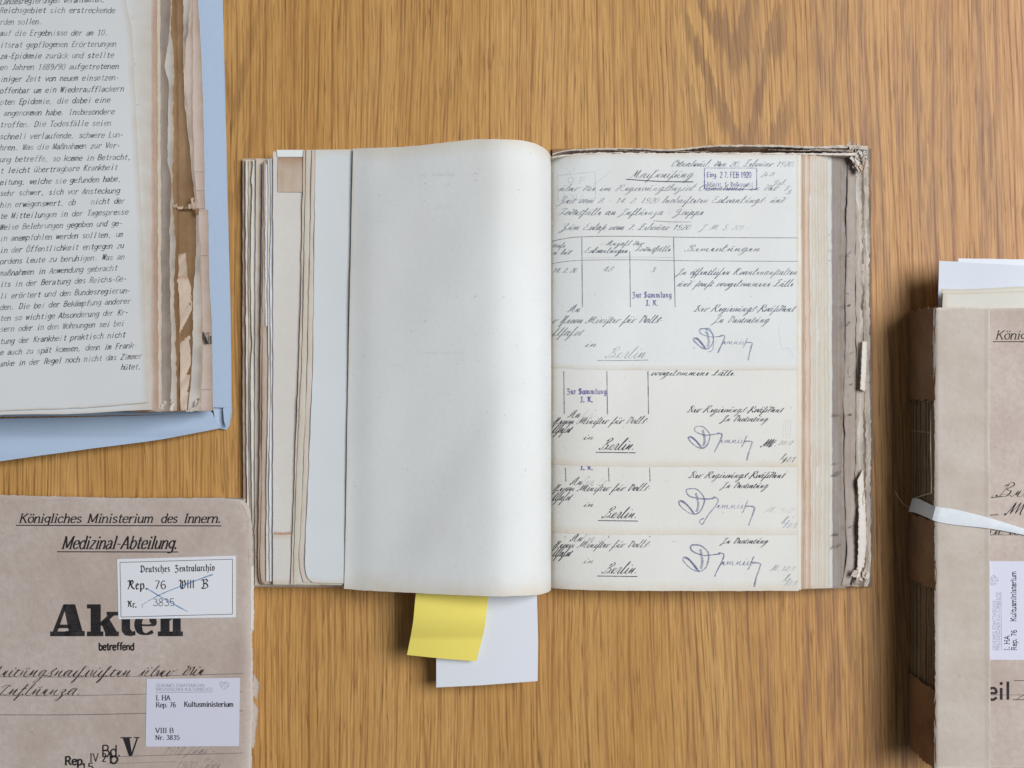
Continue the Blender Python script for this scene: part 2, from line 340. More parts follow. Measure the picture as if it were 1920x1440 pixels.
# s = smooth stroke, l = straight stroke, h = serif, . = dot
ROM = {
 'a': G(1, 's.16,.8 .45,1 .74,.85 .78,.5 .78,.12 .95,.02', 's.78,.6 .4,.56 .12,.32 .22,.03 .5,.0 .78,.3'),
 'b': G(1, 'l.16,1.55 .16,0', 's.16,.7 .5,1 .85,.78 .88,.4 .62,0 .34,0 .16,.25', 'h-.04,.16 1.55'),
 'c': G(.95, 's.84,.78 .5,1 .16,.75 .12,.4 .35,.02 .62,0 .88,.22'),
 'd': G(1.03, 'l.84,1.55 .84,0', 's.84,.7 .5,1 .15,.75 .12,.35 .4,0 .68,.03 .84,.3', 'h.64,.84 1.55', 'h.84,1.02 0'),
 'e': G(.95, 'l.14,.56 .84,.56', 's.84,.56 .75,.9 .5,1 .2,.85 .12,.5 .25,.1 .55,0 .86,.2'),
 'f': G(.75, 's.8,1.45 .62,1.56 .42,1.35 .38,1 .38,0', 'l.1,1 .7,1', 'h.14,.64 0'),
 'g': G(.98, 's.82,.7 .5,1 .15,.75 .15,.4 .5,.08 .78,.32 .84,.6', 's.84,1 .84,.2 .8,-.35 .45,-.5 .15,-.38', 'h.82,1.0 1'),
 'h': G(1.02, 'l.16,1.55 .16,0', 's.16,.65 .45,1 .75,.88 .82,.5 .82,0', 'h-.04,.16 1.55', 'h0,.34 0', 'h.66,1 0'),
 'i': G(.55, 'l.28,1 .28,0', '..28,1.38', 'h.08,.28 1', 'h.06,.5 0'),
 'j': G(.55, 's.32,1 .32,-.1 .2,-.42 -.05,-.45', '..32,1.38', 'h.1,.32 1'),
 'k': G(1, 'l.16,1.55 .16,0', 'l.82,1 .16,.4', 'l.4,.6 .88,0', 'h-.04,.16 1.55', 'h0,.34 0', 'h.64,.95 1', 'h.7,1.02 0'),
 'l': G(.55, 'l.28,1.55 .28,0', 'h.08,.28 1.55', 'h.06,.5 0'),
 'm': G(1.45, 'l.14,1 .14,0', 's.14,.7 .4,1 .6,.86 .66,.6 .66,0', 's.66,.7 .92,1 1.14,.86 1.2,.6 1.2,0', 'h-.04,.14 1', 'h0,.3 0', 'h.52,.8 0', 'h1.06,1.36 0'),
 'n': G(1.02, 'l.16,1 .16,0', 's.16,.65 .45,1 .75,.88 .82,.5 .82,0', 'h-.04,.16 1', 'h0,.34 0', 'h.66,1 0'),
 'o': G(.98, 's.5,1 .16,.8 .12,.4 .36,.02 .62,0 .86,.3 .86,.65 .68,.95 .5,1'),
 'p': G(1, 'l.16,1 .16,-.5', 's.16,.7 .5,1 .85,.78 .88,.4 .62,0 .34,0 .16,.25', 'h-.04,.16 1', 'h-.02,.36 -.5'),
 'q': G(1, 'l.84,1 .84,-.5', 's.84,.7 .5,1 .15,.75 .12,.35 .4,0 .68,.03 .84,.3', 'h.66,1.02 -.5'),
 'r': G(.78, 'l.18,1 .18,0', 's.18,.6 .4,.92 .6,1 .76,.9', 'h-.02,.18 1', 'h.02,.42 0'),
 's': G(.82, 's.7,.82 .42,1 .16,.82 .25,.58 .6,.42 .72,.2 .45,0 .12,.16'),
 't': G(.7, 's.34,1.4 .34,.25 .45,.02 .68,.12', 'l.08,1 .66,1'),
 'u': G(1.02, 's.16,1 .16,.35 .3,.02 .6,.05 .82,.4', 'l.82,1 .82,0', 'h0,.16 1', 'h.64,.82 1', 'h.82,1 0'),
 'v': G(.95, 'l.1,1 .48,0', 'l.48,0 .86,1', 'h-.04,.28 1', 'h.7,1 1'),
 'w': G(1.35, 'l.08,1 .4,0', 'l.4,0 .66,1', 'l.66,1 .94,0', 'l.94,0 1.24,1', 'h-.04,.26 1', 'h1.1,1.36 1'),
 'x': G(.95, 'l.12,1 .84,0', 'l.84,1 .12,0', 'h0,.28 1', 'h.7,.96 1', 'h0,.28 0', 'h.7,.96 0'),
 'y': G(.95, 'l.1,1 .5,0', 'l.86,1 .3,-.48', 'h-.04,.28 1', 'h.7,1 1'),
 'z': G(.88, 'l.14,1 .76,1', 'l.76,1 .12,0', 'l.12,0 .78,0'),
 'ß': G(1.05, 's.16,0 .16,1.2 .4,1.55 .7,1.4 .62,1.1 .45,.85 .8,.55 .82,.2 .6,0 .42,.08'),
 'A': G(1.3, 'l.6,1.5 .1,0', 'l.62,1.5 1.12,0', 'l.28,.5 .95,.5', 'h-.04,.28 0', 'h.92,1.3 0'),
 'B': G(1.2, 'l.22,1.5 .22,0', 's.22,1.5 .75,1.5 .95,1.2 .75,.82 .22,.8', 's.22,.8 .85,.8 1.08,.42 .8,0 .22,0'),
 'C': G(1.25, 's1.08,1.2 .75,1.5 .35,1.35 .14,.8 .3,.15 .7,0 1.12,.3'),
 'D': G(1.32, 'l.24,1.5 .24,0', 's.24,1.5 .75,1.48 1.15,1.15 1.18,.5 .85,.05 .24,0', 'h.04,.24 1.5', 'h.04,.24 0'),
 'E': G(1.12, 'l.24,1.5 .24,0', 'l.24,1.5 .98,1.5', 'l.24,.8 .8,.8', 'l.24,0 1.0,0', 'h.04,.24 1.5', 'h.04,.24 0'),
 'F': G(1.08, 'l.24,1.5 .24,0', 'l.24,1.5 .98,1.5', 'l.24,.8 .8,.8', 'h.04,.24 1.5', 'h.06,.44 0'),
 'G': G(1.32, 's1.1,1.2 .75,1.5 .35,1.35 .14,.8 .3,.15 .7,0 1.1,.2', 'l1.1,.2 1.1,.65', 'h.8,1.24 .65'),
 'H': G(1.35, 'l.24,1.5 .24,0', 'l1.1,1.5 1.1,0', 'l.24,.78 1.1,.78', 'h.04,.44 1.5', 'h.04,.44 0', 'h.9,1.3 1.5', 'h.9,1.3 0'),
 'I': G(.62, 'l.3,1.5 .3,0', 'h.08,.52 1.5', 'h.08,.52 0'),
 'J': G(.85, 's.6,1.5 .6,.4 .45,.02 .15,.05', 'h.38,.82 1.5'),
 'K': G(1.3, 'l.24,1.5 .24,0', 'l1.05,1.5 .24,.65', 'l.5,.92 1.12,0', 'h.04,.44 1.5', 'h.04,.44 0', 'h.86,1.24 1.5', 'h.94,1.3 0'),
 'L': G(1.1, 'l.24,1.5 .24,0', 'l.24,0 1,0', 'h.04,.44 1.5'),
 'M': G(1.6, 'l.22,1.5 .22,0', 'l.22,1.5 .78,.1', 'l.78,.1 1.34,1.5', 'l1.34,1.5 1.34,0', 'h.02,.22 1.5', 'h.02,.42 0', 'h1.14,1.54 0', 'h1.34,1.54 1.5'),
 'N': G(1.4, 'l.24,1.5 .24,0', 'l.24,1.5 1.1,0', 'l1.1,0 1.1,1.5', 'h.02,.24 1.5', 'h.04,.44 0', 'h.9,1.3 1.5'),
 'O': G(1.35, 's.66,1.5 .3,1.3 .14,.75 .3,.15 .66,0 1.04,.15 1.2,.75 1.04,1.3 .66,1.5'),
 'Ö': G(1.35, 's.66,1.5 .3,1.3 .14,.75 .3,.15 .66,0 1.04,.15 1.2,.75 1.04,1.3 .66,1.5', '..4,1.8', '..9,1.8'),
 'P': G(1.15, 'l.24,1.5 .24,0', 's.24,1.5 .8,1.5 1.02,1.12 .8,.7 .24,.68', 'h.04,.24 1.5', 'h.04,.46 0'),
 'R': G(1.28, 'l.24,1.5 .24,0', 's.24,1.5 .8,1.5 1.0,1.15 .8,.78 .24,.76', 'l.62,.76 1.12,0', 'h.04,.24 1.5', 'h.04,.46 0', 'h1.0,1.3 0'),
 'S': G(1.08, 's.9,1.25 .6,1.5 .25,1.35 .25,1.02 .6,.78 .92,.5 .82,.12 .5,0 .15,.25'),
 'T': G(1.15, 'l.58,1.5 .58,0', 'l.08,1.5 1.08,1.5', 'h.36,.8 0'),
 'U': G(1.35, 's.24,1.5 .24,.5 .45,.03 .85,.03 1.08,.5 1.08,1.5', 'h.04,.44 1.5', 'h.9,1.28 1.5'),
 'V': G(1.3, 'l.12,1.5 .64,0', 'l.64,0 1.14,1.5', 'h-.04,.32 1.5', 'h.94,1.3 1.5'),
 'W': G(1.75, 'l.08,1.5 .48,0', 'l.48,0 .84,1.5', 'l.84,1.5 1.22,0', 'l1.22,0 1.6,1.5', 'h-.06,.26 1.5', 'h1.42,1.74 1.5'),
 'X': G(1.25, 'l.12,1.5 1.08,0', 'l1.08,1.5 .12,0'),
 'Z': G(1.15, 'l.14,1.5 1.02,1.5', 'l1.02,1.5 .12,0', 'l.12,0 1.04,0'),
 '0': G(1, 's.5,1.5 .2,1.3 .14,.7 .25,.1 .5,0 .78,.15 .86,.75 .76,1.35 .5,1.5'),
 '1': G(1, 'l.5,1.5 .5,0', 'l.5,1.5 .22,1.2', 'h.25,.75 0'),
 '2': G(1, 's.16,1.15 .3,1.45 .6,1.5 .8,1.2 .66,.75 .14,0', 'l.14,0 .88,0'),
 '3': G(1, 's.18,1.3 .5,1.5 .8,1.2 .5,.82', 's.5,.82 .84,.6 .82,.15 .45,0 .14,.22'),
 '4': G(1, 'l.65,1.5 .1,.45', 'l.1,.45 .9,.45', 'l.65,1.5 .65,0'),
 '5': G(1, 'l.8,1.5 .25,1.5', 'l.25,1.5 .2,.85', 's.2,.85 .55,.95 .84,.65 .75,.12 .45,0 .14,.18'),
 '6': G(1, 's.78,1.35 .5,1.5 .2,1.1 .14,.45 .4,0 .75,.1 .84,.5 .6,.85 .2,.6'),
 '7': G(1, 'l.14,1.5 .86,1.5', 'l.86,1.5 .35,0'),
 '8': G(1, 's.5,.8 .2,1.1 .35,1.48 .68,1.46 .8,1.1 .5,.8 .16,.45 .25,.05 .55,0 .84,.3 .78,.6 .5,.8'),
 '9': G(1, 's.2,.12 .5,0 .8,.4 .84,1.0 .6,1.5 .25,1.4 .16,1.0 .4,.65 .8,.9'),
 '.': G(.5, '..22,.08'), ',': G(.5, 'l.26,.1 .14,-.25'), '-': G(.75, 'l.12,.55 .62,.55'), '/': G(.8, 'l.1,-.1 .7,1.55'),
 ' ': G(.6), ':': G(.5, '..25,.1', '..25,.8')}
for c, b in (('ä', 'a'), ('ö', 'o'), ('ü', 'u')):
    ROM[c] = (ROM[b][0], ROM[b][1]+[('.', [(.3, 1.38)]), ('.', [(.7, 1.38)])])
# blackletter: angular bodies for a broad pen
FRK = dict(ROM)
FRK.update({
 'a': G(.9, 'l.62,1 .2,.85', 'l.2,.85 .2,.2', 'l.2,.2 .4,0', 'l.4,0 .68,.3', 'l.66,1 .66,.15', 'l.66,.15 .85,0'),
 'b': G(.9, 'l.2,1.55 .2,.2', 'l.2,.2 .45,0', 'l.45,0 .72,.25', 'l.72,.25 .7,.8', 'l.7,.8 .3,1'),
 'c': G(.65, 'l.55,1 .2,.85', 'l.2,.85 .2,.2', 'l.2,.2 .4,0', 'l.4,0 .6,.15'),
 'd': G(.9, 'l.3,1.5 .72,.95', 'l.72,.95 .72,.25', 'l.72,.25 .45,0', 'l.45,0 .2,.25', 'l.2,.25 .2,.8', 'l.2,.8 .5,1'),
 'e': G(.7, 'l.2,.5 .58,.75', 'l.58,.75 .35,1', 'l.35,1 .2,.8', 'l.2,.8 .2,.2', 'l.2,.2 .4,0', 'l.4,0 .62,.15'),
 'h': G(.92, 'l.2,1.55 .2,0', 'l.2,.8 .5,1', 'l.5,1 .72,.8', 'l.72,.8 .72,.1', 'l.72,.1 .5,-.4'),
 'i': G(.5, 'l.12,.85 .25,1', 'l.25,1 .25,.15', 'l.25,.15 .42,0', '..3,1.4'),
 'l': G(.5, 'l.25,1.55 .25,.15', 'l.25,.15 .42,0'),
 'm': G(1.4, 'l.1,.85 .22,1', 'l.22,1 .22,0', 'l.22,.8 .55,1', 'l.62,.95 .62,0', 'l.62,.8 .95,1', 'l1.02,.95 1.02,.15', 'l1.02,.15 1.2,0'),
 'n': G(.95, 'l.1,.85 .22,1', 'l.22,1 .22,0', 'l.22,.8 .52,1', 'l.62,.95 .62,.15', 'l.62,.15 .8,0'),
 'o': G(.85, 'l.4,1 .18,.8', 'l.18,.8 .18,.2', 'l.18,.2 .42,0', 'l.42,0 .68,.25', 'l.68,.25 .66,.8', 'l.66,.8 .4,1'),
 'p': G(.9, 'l.1,.85 .22,1', 'l.22,1 .22,-.45', 'l.22,.8 .5,1', 'l.5,1 .7,.8', 'l.7,.8 .7,.2', 'l.7,.2 .45,0', 'l.45,0 .22,.15'),
 'r': G(.62, 'l.1,.85 .22,1', 'l.22,1 .22,.15', 'l.22,.15 .38,0', 'l.25,.8 .48,1', 'l.48,1 .58,.85'),
 's': G(.7, 'l.55,.9 .25,1', 'l.25,1 .2,.65', 'l.2,.65 .56,.4', 'l.56,.4 .5,.1', 'l.5,.1 .15,0'),
 't': G(.58, 'l.25,1.35 .25,.2', 'l.25,.2 .45,0', 'l.08,1 .5,1'),
 'u': G(.95, 'l.12,.85 .24,1', 'l.24,1 .24,.2', 'l.24,.2 .42,0', 'l.42,0 .66,.25', 'l.66,1 .66,.15', 'l.66,.15 .84,0'),
 'v': G(.85, 'l.12,.9 .24,1', 'l.24,1 .24,.2', 'l.24,.2 .45,0', 'l.45,0 .7,.3', 'l.7,.3 .66,.85', 'l.66,.85 .45,1'),
 'g': G(.88, 'l.62,1 .2,.85', 'l.2,.85 .2,.25', 'l.2,.25 .4,.05', 'l.4,.05 .66,.3', 'l.66,1 .66,-.2', 'l.66,-.2 .4,-.48', 'l.4,-.48 .15,-.3'),
 'D': G(1.3, 's.2,1.2 .4,1.5 .8,1.35 1.1,.9 1.0,.3 .6,0 .2,.15', 'l.42,1.3 .42,.2', 's.1,.1 .35,.25 .6,0'),
 'Z': G(1.15, 's.15,1.2 .4,1.5 .65,1.3 .95,1.45', 's.95,1.45 .4,.8 .85,.65 .85,.15 .5,-.2 .15,0'),
 'R': G(1.25, 's.1,1.3 .3,1.5 .45,1.3 .4,.6 .15,.0', 's.45,1.4 .8,1.5 .98,1.2 .75,.85 .45,.8', 's.65,.85 .85,.3 1.2,.05', 'l.62,1.4 .62,.85'),
 'V': G(1.25, 's.1,1.3 .3,1.5 .42,1.2 .36,.4 .6,0 .95,.3 1.05,.9 .9,1.5', 'l.65,1.4 .65,.1'),
 'B': G(1.2, 's.1,1.25 .3,1.5 .42,1.2 .4,.3 .15,.05 .6,0 .95,.25 .8,.75 .45,.8', 's.42,1.35 .75,1.5 .92,1.2 .5,.82'),
 'N': G(1.2, 's.1,1.3 .3,1.5 .42,1.2 .38,.3 .15,.05', 's.42,1.3 .7,1.0 .85,.4 1.05,.1', 's.7,1.0 .9,1.5 1.05,1.35'),
 'S': G(1.1, 's.9,1.2 .65,1.5 .25,1.35 .3,.95 .8,.65 .85,.2 .5,0 .12,.2', 'l.55,1.4 .55,.1'),
 'I': G(.8, 's.12,1.25 .35,1.5 .6,1.3', 's.55,1.4 .4,.8 .5,.3 .3,0 .08,.2')})
# connected old German hand: one main line per letter, marks apart
def C(adv, main, *extra): return (adv, [tuple(float(c) for c in p.split(',')) for p in main.split()], [parse(s) for s in extra])
HND = {
 'i': C(.55, '0,0 .3,1 .3,1 .24,.12 .36,0', '..42,1.55'), 'e': C(.66, '0,0 .26,.95 .26,.95 .22,.2 .44,.95 .44,.95 .38,.1 .5,0'),
 'é': C(.62, '0,.05 .42,.6 .38,.98 .14,.8 .12,.2 .32,0 .46,.1'), 'ŕ': C(.7, '0,0 .22,.95 .28,1.1 .48,.85 .42,.15 .55,0'),
 'n': C(1.0, '0,0 .3,1 .3,1 .25,.02 .25,.02 .68,1 .68,1 .62,.12 .76,0'),
 'u': C(1.0, '0,0 .3,1 .3,1 .25,.02 .25,.02 .68,1 .68,1 .62,.12 .76,0', 's.35,1.6 .5,1.35 .75,1.65'),
 'ü': C(1.0, '0,0 .3,1 .3,1 .25,.02 .25,.02 .68,1 .68,1 .62,.12 .76,0', '..45,1.55', '..8,1.6'),
 'm': C(1.4, '0,0 .3,1 .3,1 .25,.02 .25,.02 .66,1 .66,1 .6,.02 .6,.02 1.02,1 1.02,1 .97,.12 1.1,0'),
 'r': C(.78, '0,0 .28,1 .28,1 .24,.1 .4,0 .55,.4 .55,.95 .68,.8'),
 'a': C(.95, '0,.1 .55,.98 .3,1 .12,.5 .25,.02 .52,.4 .68,1 .68,1 .62,.12 .76,0'),
 'ä': C(.95, '0,.1 .55,.98 .3,1 .12,.5 .25,.02 .52,.4 .68,1 .68,1 .62,.12 .76,0', '..45,1.5', '..75,1.55'),
 'o': C(.8, '0,.1 .5,.98 .25,.95 .12,.4 .3,.0 .55,.4 .5,.95 .7,.85'),
 'ö': C(.8, '0,.1 .5,.98 .25,.95 .12,.4 .3,.0 .55,.4 .5,.95 .7,.85', '..35,1.5', '..65,1.55'),
 'b': C(.8, '0,0 .38,1.3 .46,1.95 .3,1.9 .2,.4 .35,0 .6,.35 .52,.9 .72,.82'),
 'l': C(.6, '0,0 .38,1.4 .46,2.0 .3,1.9 .22,.2 .36,0'),
 'k': C(.75, '0,0 .38,1.4 .46,2.0 .3,1.9 .22,.2 .36,0', 's.1,1.0 .45,1.25 .7,1.1'),
 'h': C(.75, '0,0 .38,1.4 .46,2.0 .3,1.9 .24,.4 .16,-.9 .02,-1.25 .0,-.9 .4,.1'),
 'c': C(.5, '0,0 .28,1 .28,1 .22,.12 .34,0'),
 'ſ': C(.55, '0,0 .38,1.3 .42,1.8 .42,1.8 .12,-1.1 .12,-1.1 .4,.2'),
 's': C(.7, '0,0 .3,1.0 .5,1.5 .62,1.3 .4,.7 .5,.2 .3,0 .1,.1', ),
 'ß': C(.9, '0,0 .38,1.3 .42,1.8 .42,1.8 .12,-1.1 .12,-1.1 .5,.9 .75,.8 .6,.3 .65,0'),
 'f': C(.6, '0,0 .4,1.4 .44,1.95 .3,1.8 .1,-1.1 .1,-1.1 .42,.2', 's.1,.95 .35,1.05 .6,.95'),
 't': C(.6, '0,0 .34,1.5 .34,1.5 .24,.15 .36,0', 's.08,1.0 .35,1.08 .6,1.0'),
 'd': C(.85, '0,.1 .5,.95 .25,.98 .12,.4 .28,.02 .52,.4 .5,1.2 .2,1.75 .1,1.5 .5,1.35 .75,1.5'),
 'g': C(.9, '0,.1 .55,.98 .3,1 .12,.5 .25,.05 .52,.4 .66,1 .66,1 .5,-.7 .2,-1.25 .1,-.95 .5,-.1 .8,.2'),
 'z': C(.8, '0,0 .25,.9 .5,.75 .35,.3 .5,-.3 .3,-1.1 .1,-1.0 .4,-.3 .75,.2'),
 'p': C(.95, '0,0 .3,1.1 .3,1.1 .05,-1.1 .05,-1.1 .4,.7 .65,.95 .6,.2 .4,.0 .8,.1'),
 'v': C(.8, '0,0 .28,1 .28,1 .24,.2 .38,0 .6,.5 .5,.98 .72,.85'),
 'w': C(1.15, '0,0 .28,1 .28,1 .24,.1 .24,.1 .6,1 .6,1 .55,.2 .7,0 .95,.5 .85,.98 1.05,.85'),
 'j': C(.5, '0,0 .3,1 .3,1 .1,-1.1 .0,-.8 .4,.1', '..42,1.55'),
 'Z': C(1.3, '.1,1.5 .35,2.0 .8,1.9 .7,1.3 .4,.9 .8,.6 .6,-.5 .2,-1.0 .1,-.6 .7,0 1.1,.1'),
 'O': C(1.2, '.9,1.75 .4,1.9 .05,1.1 .15,.1 .6,0 .95,.8 .7,1.7 .5,1.3 1.1,1.2'),
 'N': C(1.5, '.0,.1 .25,.2 .5,1.9 .5,1.9 .6,.2 .6,.2 .95,2.0 .95,2.0 .95,.3 1.1,0 1.4,.15'),
 'R': C(1.35, '.1,1.5 .3,1.9 .45,1.6 .2,.0 .0,.2 .5,1.8 .9,1.9 .9,1.2 .55,1.0 .85,.3 1.05,0'),
 'F': C(1.1, '.1,1.6 .4,2 .9,1.9 .6,1.9 .4,.2 .1,.0 .0,.3', 's.2,1.0 .5,1.1 .85,1.0'),
 'E': C(1.15, '.8,1.8 .4,1.95 .2,1.5 .5,1.1 .15,.8 .1,.2 .5,0 .95,.2'),
 'T': C(1.1, '.0,1.5 .2,1.9 .95,1.85 .6,1.6 .4,.2 .1,0 .1,.4 .7,.6'),
 'I': C(1.0, '.1,1.4 .3,1.9 .8,1.8 .55,1.5 .3,-.4 .0,-.8 .0,-.4 .6,.1'),
 'G': C(1.2, '.8,1.8 .4,1.9 .1,1.2 .3,.8 .7,1.3 .75,1.6 .6,-.3 .2,-.9 .15,-.5 .9,.2'),
 'K': C(1.3, '.1,1.6 .4,2 .4,1.9 .15,0 .15,0 .45,1.1 .9,1.9 .9,1.9 .5,1.0 .8,.1 1.1,.05'),
 'A': C(1.3, '.0,.4 .1,.0 .6,1.3 .75,1.95 .45,1.6 .2,.9 .4,.3 .8,1.8 .8,1.8 .8,.2 1.0,0'),
 'M': C(1.8, '.0,.2 .1,0 .5,1.9 .5,1.9 .45,.1 .45,.1 .95,1.9 .95,1.9 .9,.1 .9,.1 1.35,1.9 1.35,1.9 1.35,.2 1.5,0'),
 'H': C(1.3, '.1,1.6 .35,1.9 .45,1.5 .2,.1 .5,.9 .8,1.9 .8,1.9 .6,-.6 .4,-.9 .4,-.4 1.0,.2'),
 'V': C(1.2, '.1,1.6 .35,1.95 .4,1.4 .3,.3 .5,0 .85,.9 .8,1.8 .6,1.5 1.0,1.3'),
 'B': C(1.35, '.2,.1 .0,.3 .3,.0 .6,1.8 .6,1.8 .3,1.5 .7,2.1 1.0,1.7 .6,1.05 1.0,.8 .9,.1 .5,.0 .4,.3 1.1,.2'),
 'P': C(1.2, '.1,1.5 .3,1.9 .45,1.6 .3,.0 .1,-.2 .4,1.7 .9,1.9 .95,1.2 .5,1.0 1.0,.2'),
 'D': C(1.2, '.4,1.8 .3,.1 .1,.2 .3,-.05 .8,.3 .95,1.3 .5,1.9 .1,1.5 .4,1.2'),
 'L': C(1.3, '.1,1.3 .2,1.9 .6,1.9 .8,1.9 .8,1.9 .3,.1 .0,.15 .3,-.1 .9,.0'),
 'S': C(1.1, '.8,1.7 .5,1.95 .25,1.4 .7,.8 .6,.1 .2,.0 .1,.4'),
 'J': C(1.0, '.1,1.4 .3,1.9 .8,1.8 .55,1.5 .3,-.4 .0,-.8 .0,-.4 .6,.1')}

class Ink:
    """collects pen strokes in photograph coordinates and lays them on a surface zf"""
    def __init__(s, name, mat, parent, zf, lift=.00012, seed=0):
        s.name, s.mat, s.parent, s.zf, s.lift = name, mat, parent, zf, lift
        s.V, s.F, s.D = [], [], []; s.r = random.Random(seed); s.k = 0
        s.base = base_of(parent)
    def v(s, x, y, d=1.0, e=0):
        z = s.zf(x, y)+s.lift+e; p = P(x, y, z)
        s.V.append((p[0]-s.base.x, p[1]-s.base.y, p[2]-s.base.z)); s.D.append(d); return len(s.V)-1
    def strip(s, pts, wf, d=1.0):
        pts = [p for i, p in enumerate(pts) if i == 0 or math.dist(p, pts[i-1]) > .02]
        if len(pts) < 2: return
        s.k = (s.k+1) % 24; e = s.k*1.2e-6
        prev = None; n = len(pts)
        for i, p in enumerate(pts):
            a = pts[max(0, i-1)]; b = pts[min(n-1, i+1)]
            dx, dy = b[0]-a[0], b[1]-a[1]; L = math.hypot(dx, dy) or 1; dx /= L; dy /= L
            w = wf(dx, dy, i/(n-1))/2
            l = s.v(p[0]-dy*w, p[1]+dx*w, d, e); r = s.v(p[0]+dy*w, p[1]-dx*w, d, e)
            if prev: s.F.append((prev[0], l, r, prev[1]))
            prev = (l, r)
    def line(s, pts, w, d=1.0, sm=True, wob=0):
        pts = smooth(pts, 8) if sm and len(pts) > 2 else [pl(pts, t/24) for t in range(25)]
        nz = N1(s.r.random())
        s.strip(pts, lambda dx, dy, t: w*(1+wob*nz(t*9)), d)
    def poly(s, pts, d=1.0):
        s.k = (s.k+1) % 24; e = s.k*1.2e-6
        idx = [s.v(x, y, d, e) for x, y in pts]; s.F.append(tuple(idx))
    def disc(s, x, y, r, d=1.0):
        s.poly([(x+r*math.cos(a*math.pi/4), y-r*math.sin(a*math.pi/4)) for a in range(8)], d)
    def text(s, txt, x0, y0, x1, xh, font='rom', slant=0.0, w=1.2, contrast=0.5, nib=8, serif=True, y1=None, mono=False,
             d=1.0, var=.0, jit=0.0, rot=None, bold=1.0, bow=0.0):
        """fit txt between x0 and x1 on the baseline y0..y1"""
        F = ROM if font == 'rom' else FRK
        y1 = y0 if y1 is None else y1
        adv = [1.12 if mono else F.get(c, ROM['.'])[0] for c in txt]
        tot = sum(adv) or 1; sx = (x1-x0)/tot; ang = math.radians(nib)
        X = 0
        def wf(dx, dy, t):
            q = abs(math.sin(math.atan2(-dy, dx)-ang)) if contrast else 1
            return w*((1-contrast)+contrast*q)
        for c, a in zip(txt, adv):
            if c != ' ' and c in F:
                g = F[c]; off = (1.12-g[0]*min(1, .95/g[0]))/2 if mono else 0
                gs = min(1.2, 1.14/g[0]) if mono else 1
                if mono: off = (1.12-g[0]*gs)/2
                dn = d*(1-var*s.r.random()); ox, oy = s.r.uniform(-jit, jit), s.r.uniform(-jit, jit)
                def T(p):
                    px = x0+(X+off+p[0]*gs)*sx+p[1]*xh*slant+ox
                    t = (px-x0)/max(1e-6, (x1-x0)) if x1 != x0 else 0
                    py = y0+(y1-y0)*t-p[1]*xh+oy-bow*4*t*(1-t)
                    if rot:
                        rx, ry, ra = rot; ca, sa = math.cos(ra), math.sin(ra)
                        qx, qy = px-rx, py-ry; px, py = rx+qx*ca+qy*sa, ry-qx*sa+qy*ca
                    return (px, py)
                for k, pts in g[1]:
                    if k == '.':
                        q = T(pts[0]); s.disc(q[0], q[1], w*.62*bold, dn)
                    elif k == 'h':
                        if serif:
                            (a0, a1), yy = pts[0], pts[1][0] if len(pts) > 1 else 0
                            q0, q1 = T((a0, yy)), T((a1, yy))
                            s.strip([q0, q1], lambda *_: max(.7, w*.45), dn)
                    else:
                        q = [T(p) for p in (smooth(pts, 6) if k == 's' else pts)]
                        if k == 'l':
                            (ax, ay), (bx, by) = q[0], q[-1]
                            q = [(ax+(bx-ax)*i/4, ay+(by-ay)*i/4) for i in range(5)]
                        s.strip(q, wf, dn)
            X += a
    def hand(s, txt, x0, y0, x1, xh, slant=.78, thin=.55, thick=1.9, y1=None, d=1.0, var=.25, bow=0, tall=1.0, rot=None):
        """joined handwriting between x0 and x1"""
        y1 = y0 if y1 is None else y1
        words = txt.split(' ')
        adv = lambda c: HND[c][0] if c in HND else ROM.get(c, ROM['.'])[0]*.85
        tot = sum(adv(c) for c in txt.replace(' ', ''))+.7*(len(words)-1); sx = (x1-x0)/tot
        X = 0; R = s.r
        for wd in words:
            def T(p, X, k=1.0):
                yy = p[1]*(tall if p[1] > 1.05 or p[1] < 0 else 1)
                px = x0+(X+p[0])*sx+yy*xh*slant*k; t = (px-x0)/(x1-x0)
                px, py = (px, y0+(y1-y0)*t-yy*xh-bow*4*t*(1-t))
                if rot:
                    rx, ry, ra = rot; ca, sa = math.cos(ra), math.sin(ra)
                    qx, qy = px-rx, py-ry; px, py = rx+qx*ca+qy*sa, ry-qx*sa+qy*ca
                return (px, py)
            main = []; nz = N1(R.random())
            dens = d*(1-var*R.random())
            def wf(dx, dy, t):
                q = max(0, dy)**1.3
                return (thin+(thick-thin)*q)*(1+.3*nz(t*len(wd)*1.7))
            def flush():
                if len(main) > 1: s.strip(smooth(main, 5), wf, dens)
                main.clear()
            for c in wd:
                if c in HND:
                    a, mn, ex = HND[c]; jx, jy = R.uniform(-.04, .04), R.uniform(-.07, .07)
                    pts = [T((p[0]+jx*(p[1] > .5), p[1]*(1+jy) if p[1] > .5 else p[1]), X) for p in mn]
                    if c.isupper(): flush()
                    main.extend(pts)
                    for k, e in ex:
                        if k == '.': q = T(e[0], X); s.disc(q[0], q[1], max(.5, thick*.5), dens)
                        else: s.strip(smooth([T(p, X) for p in e], 5), lambda *_: thin*1.3, dens)
                    X += a
                else:
                    flush()
                    g = ROM.get(c)
                    if g:
                        for k, pts in g[1]:
                            if k == '.': q = T(pts[0], X); s.disc(q[0], q[1], max(.5, thick*.5), dens)
                            elif k != 'h':
                                pts = smooth(pts, 5) if k == 's' else [pl(pts, t/4) for t in range(5)]
                                s.strip([T((p[0]*.85, p[1]), X) for p in pts], wf, dens)
                        X += g[0]*.85
            if main:   # parting upstroke
                lx, ly = main[-1]; main.append((lx+sx*.35, ly-xh*.35))
            flush(); X += .7
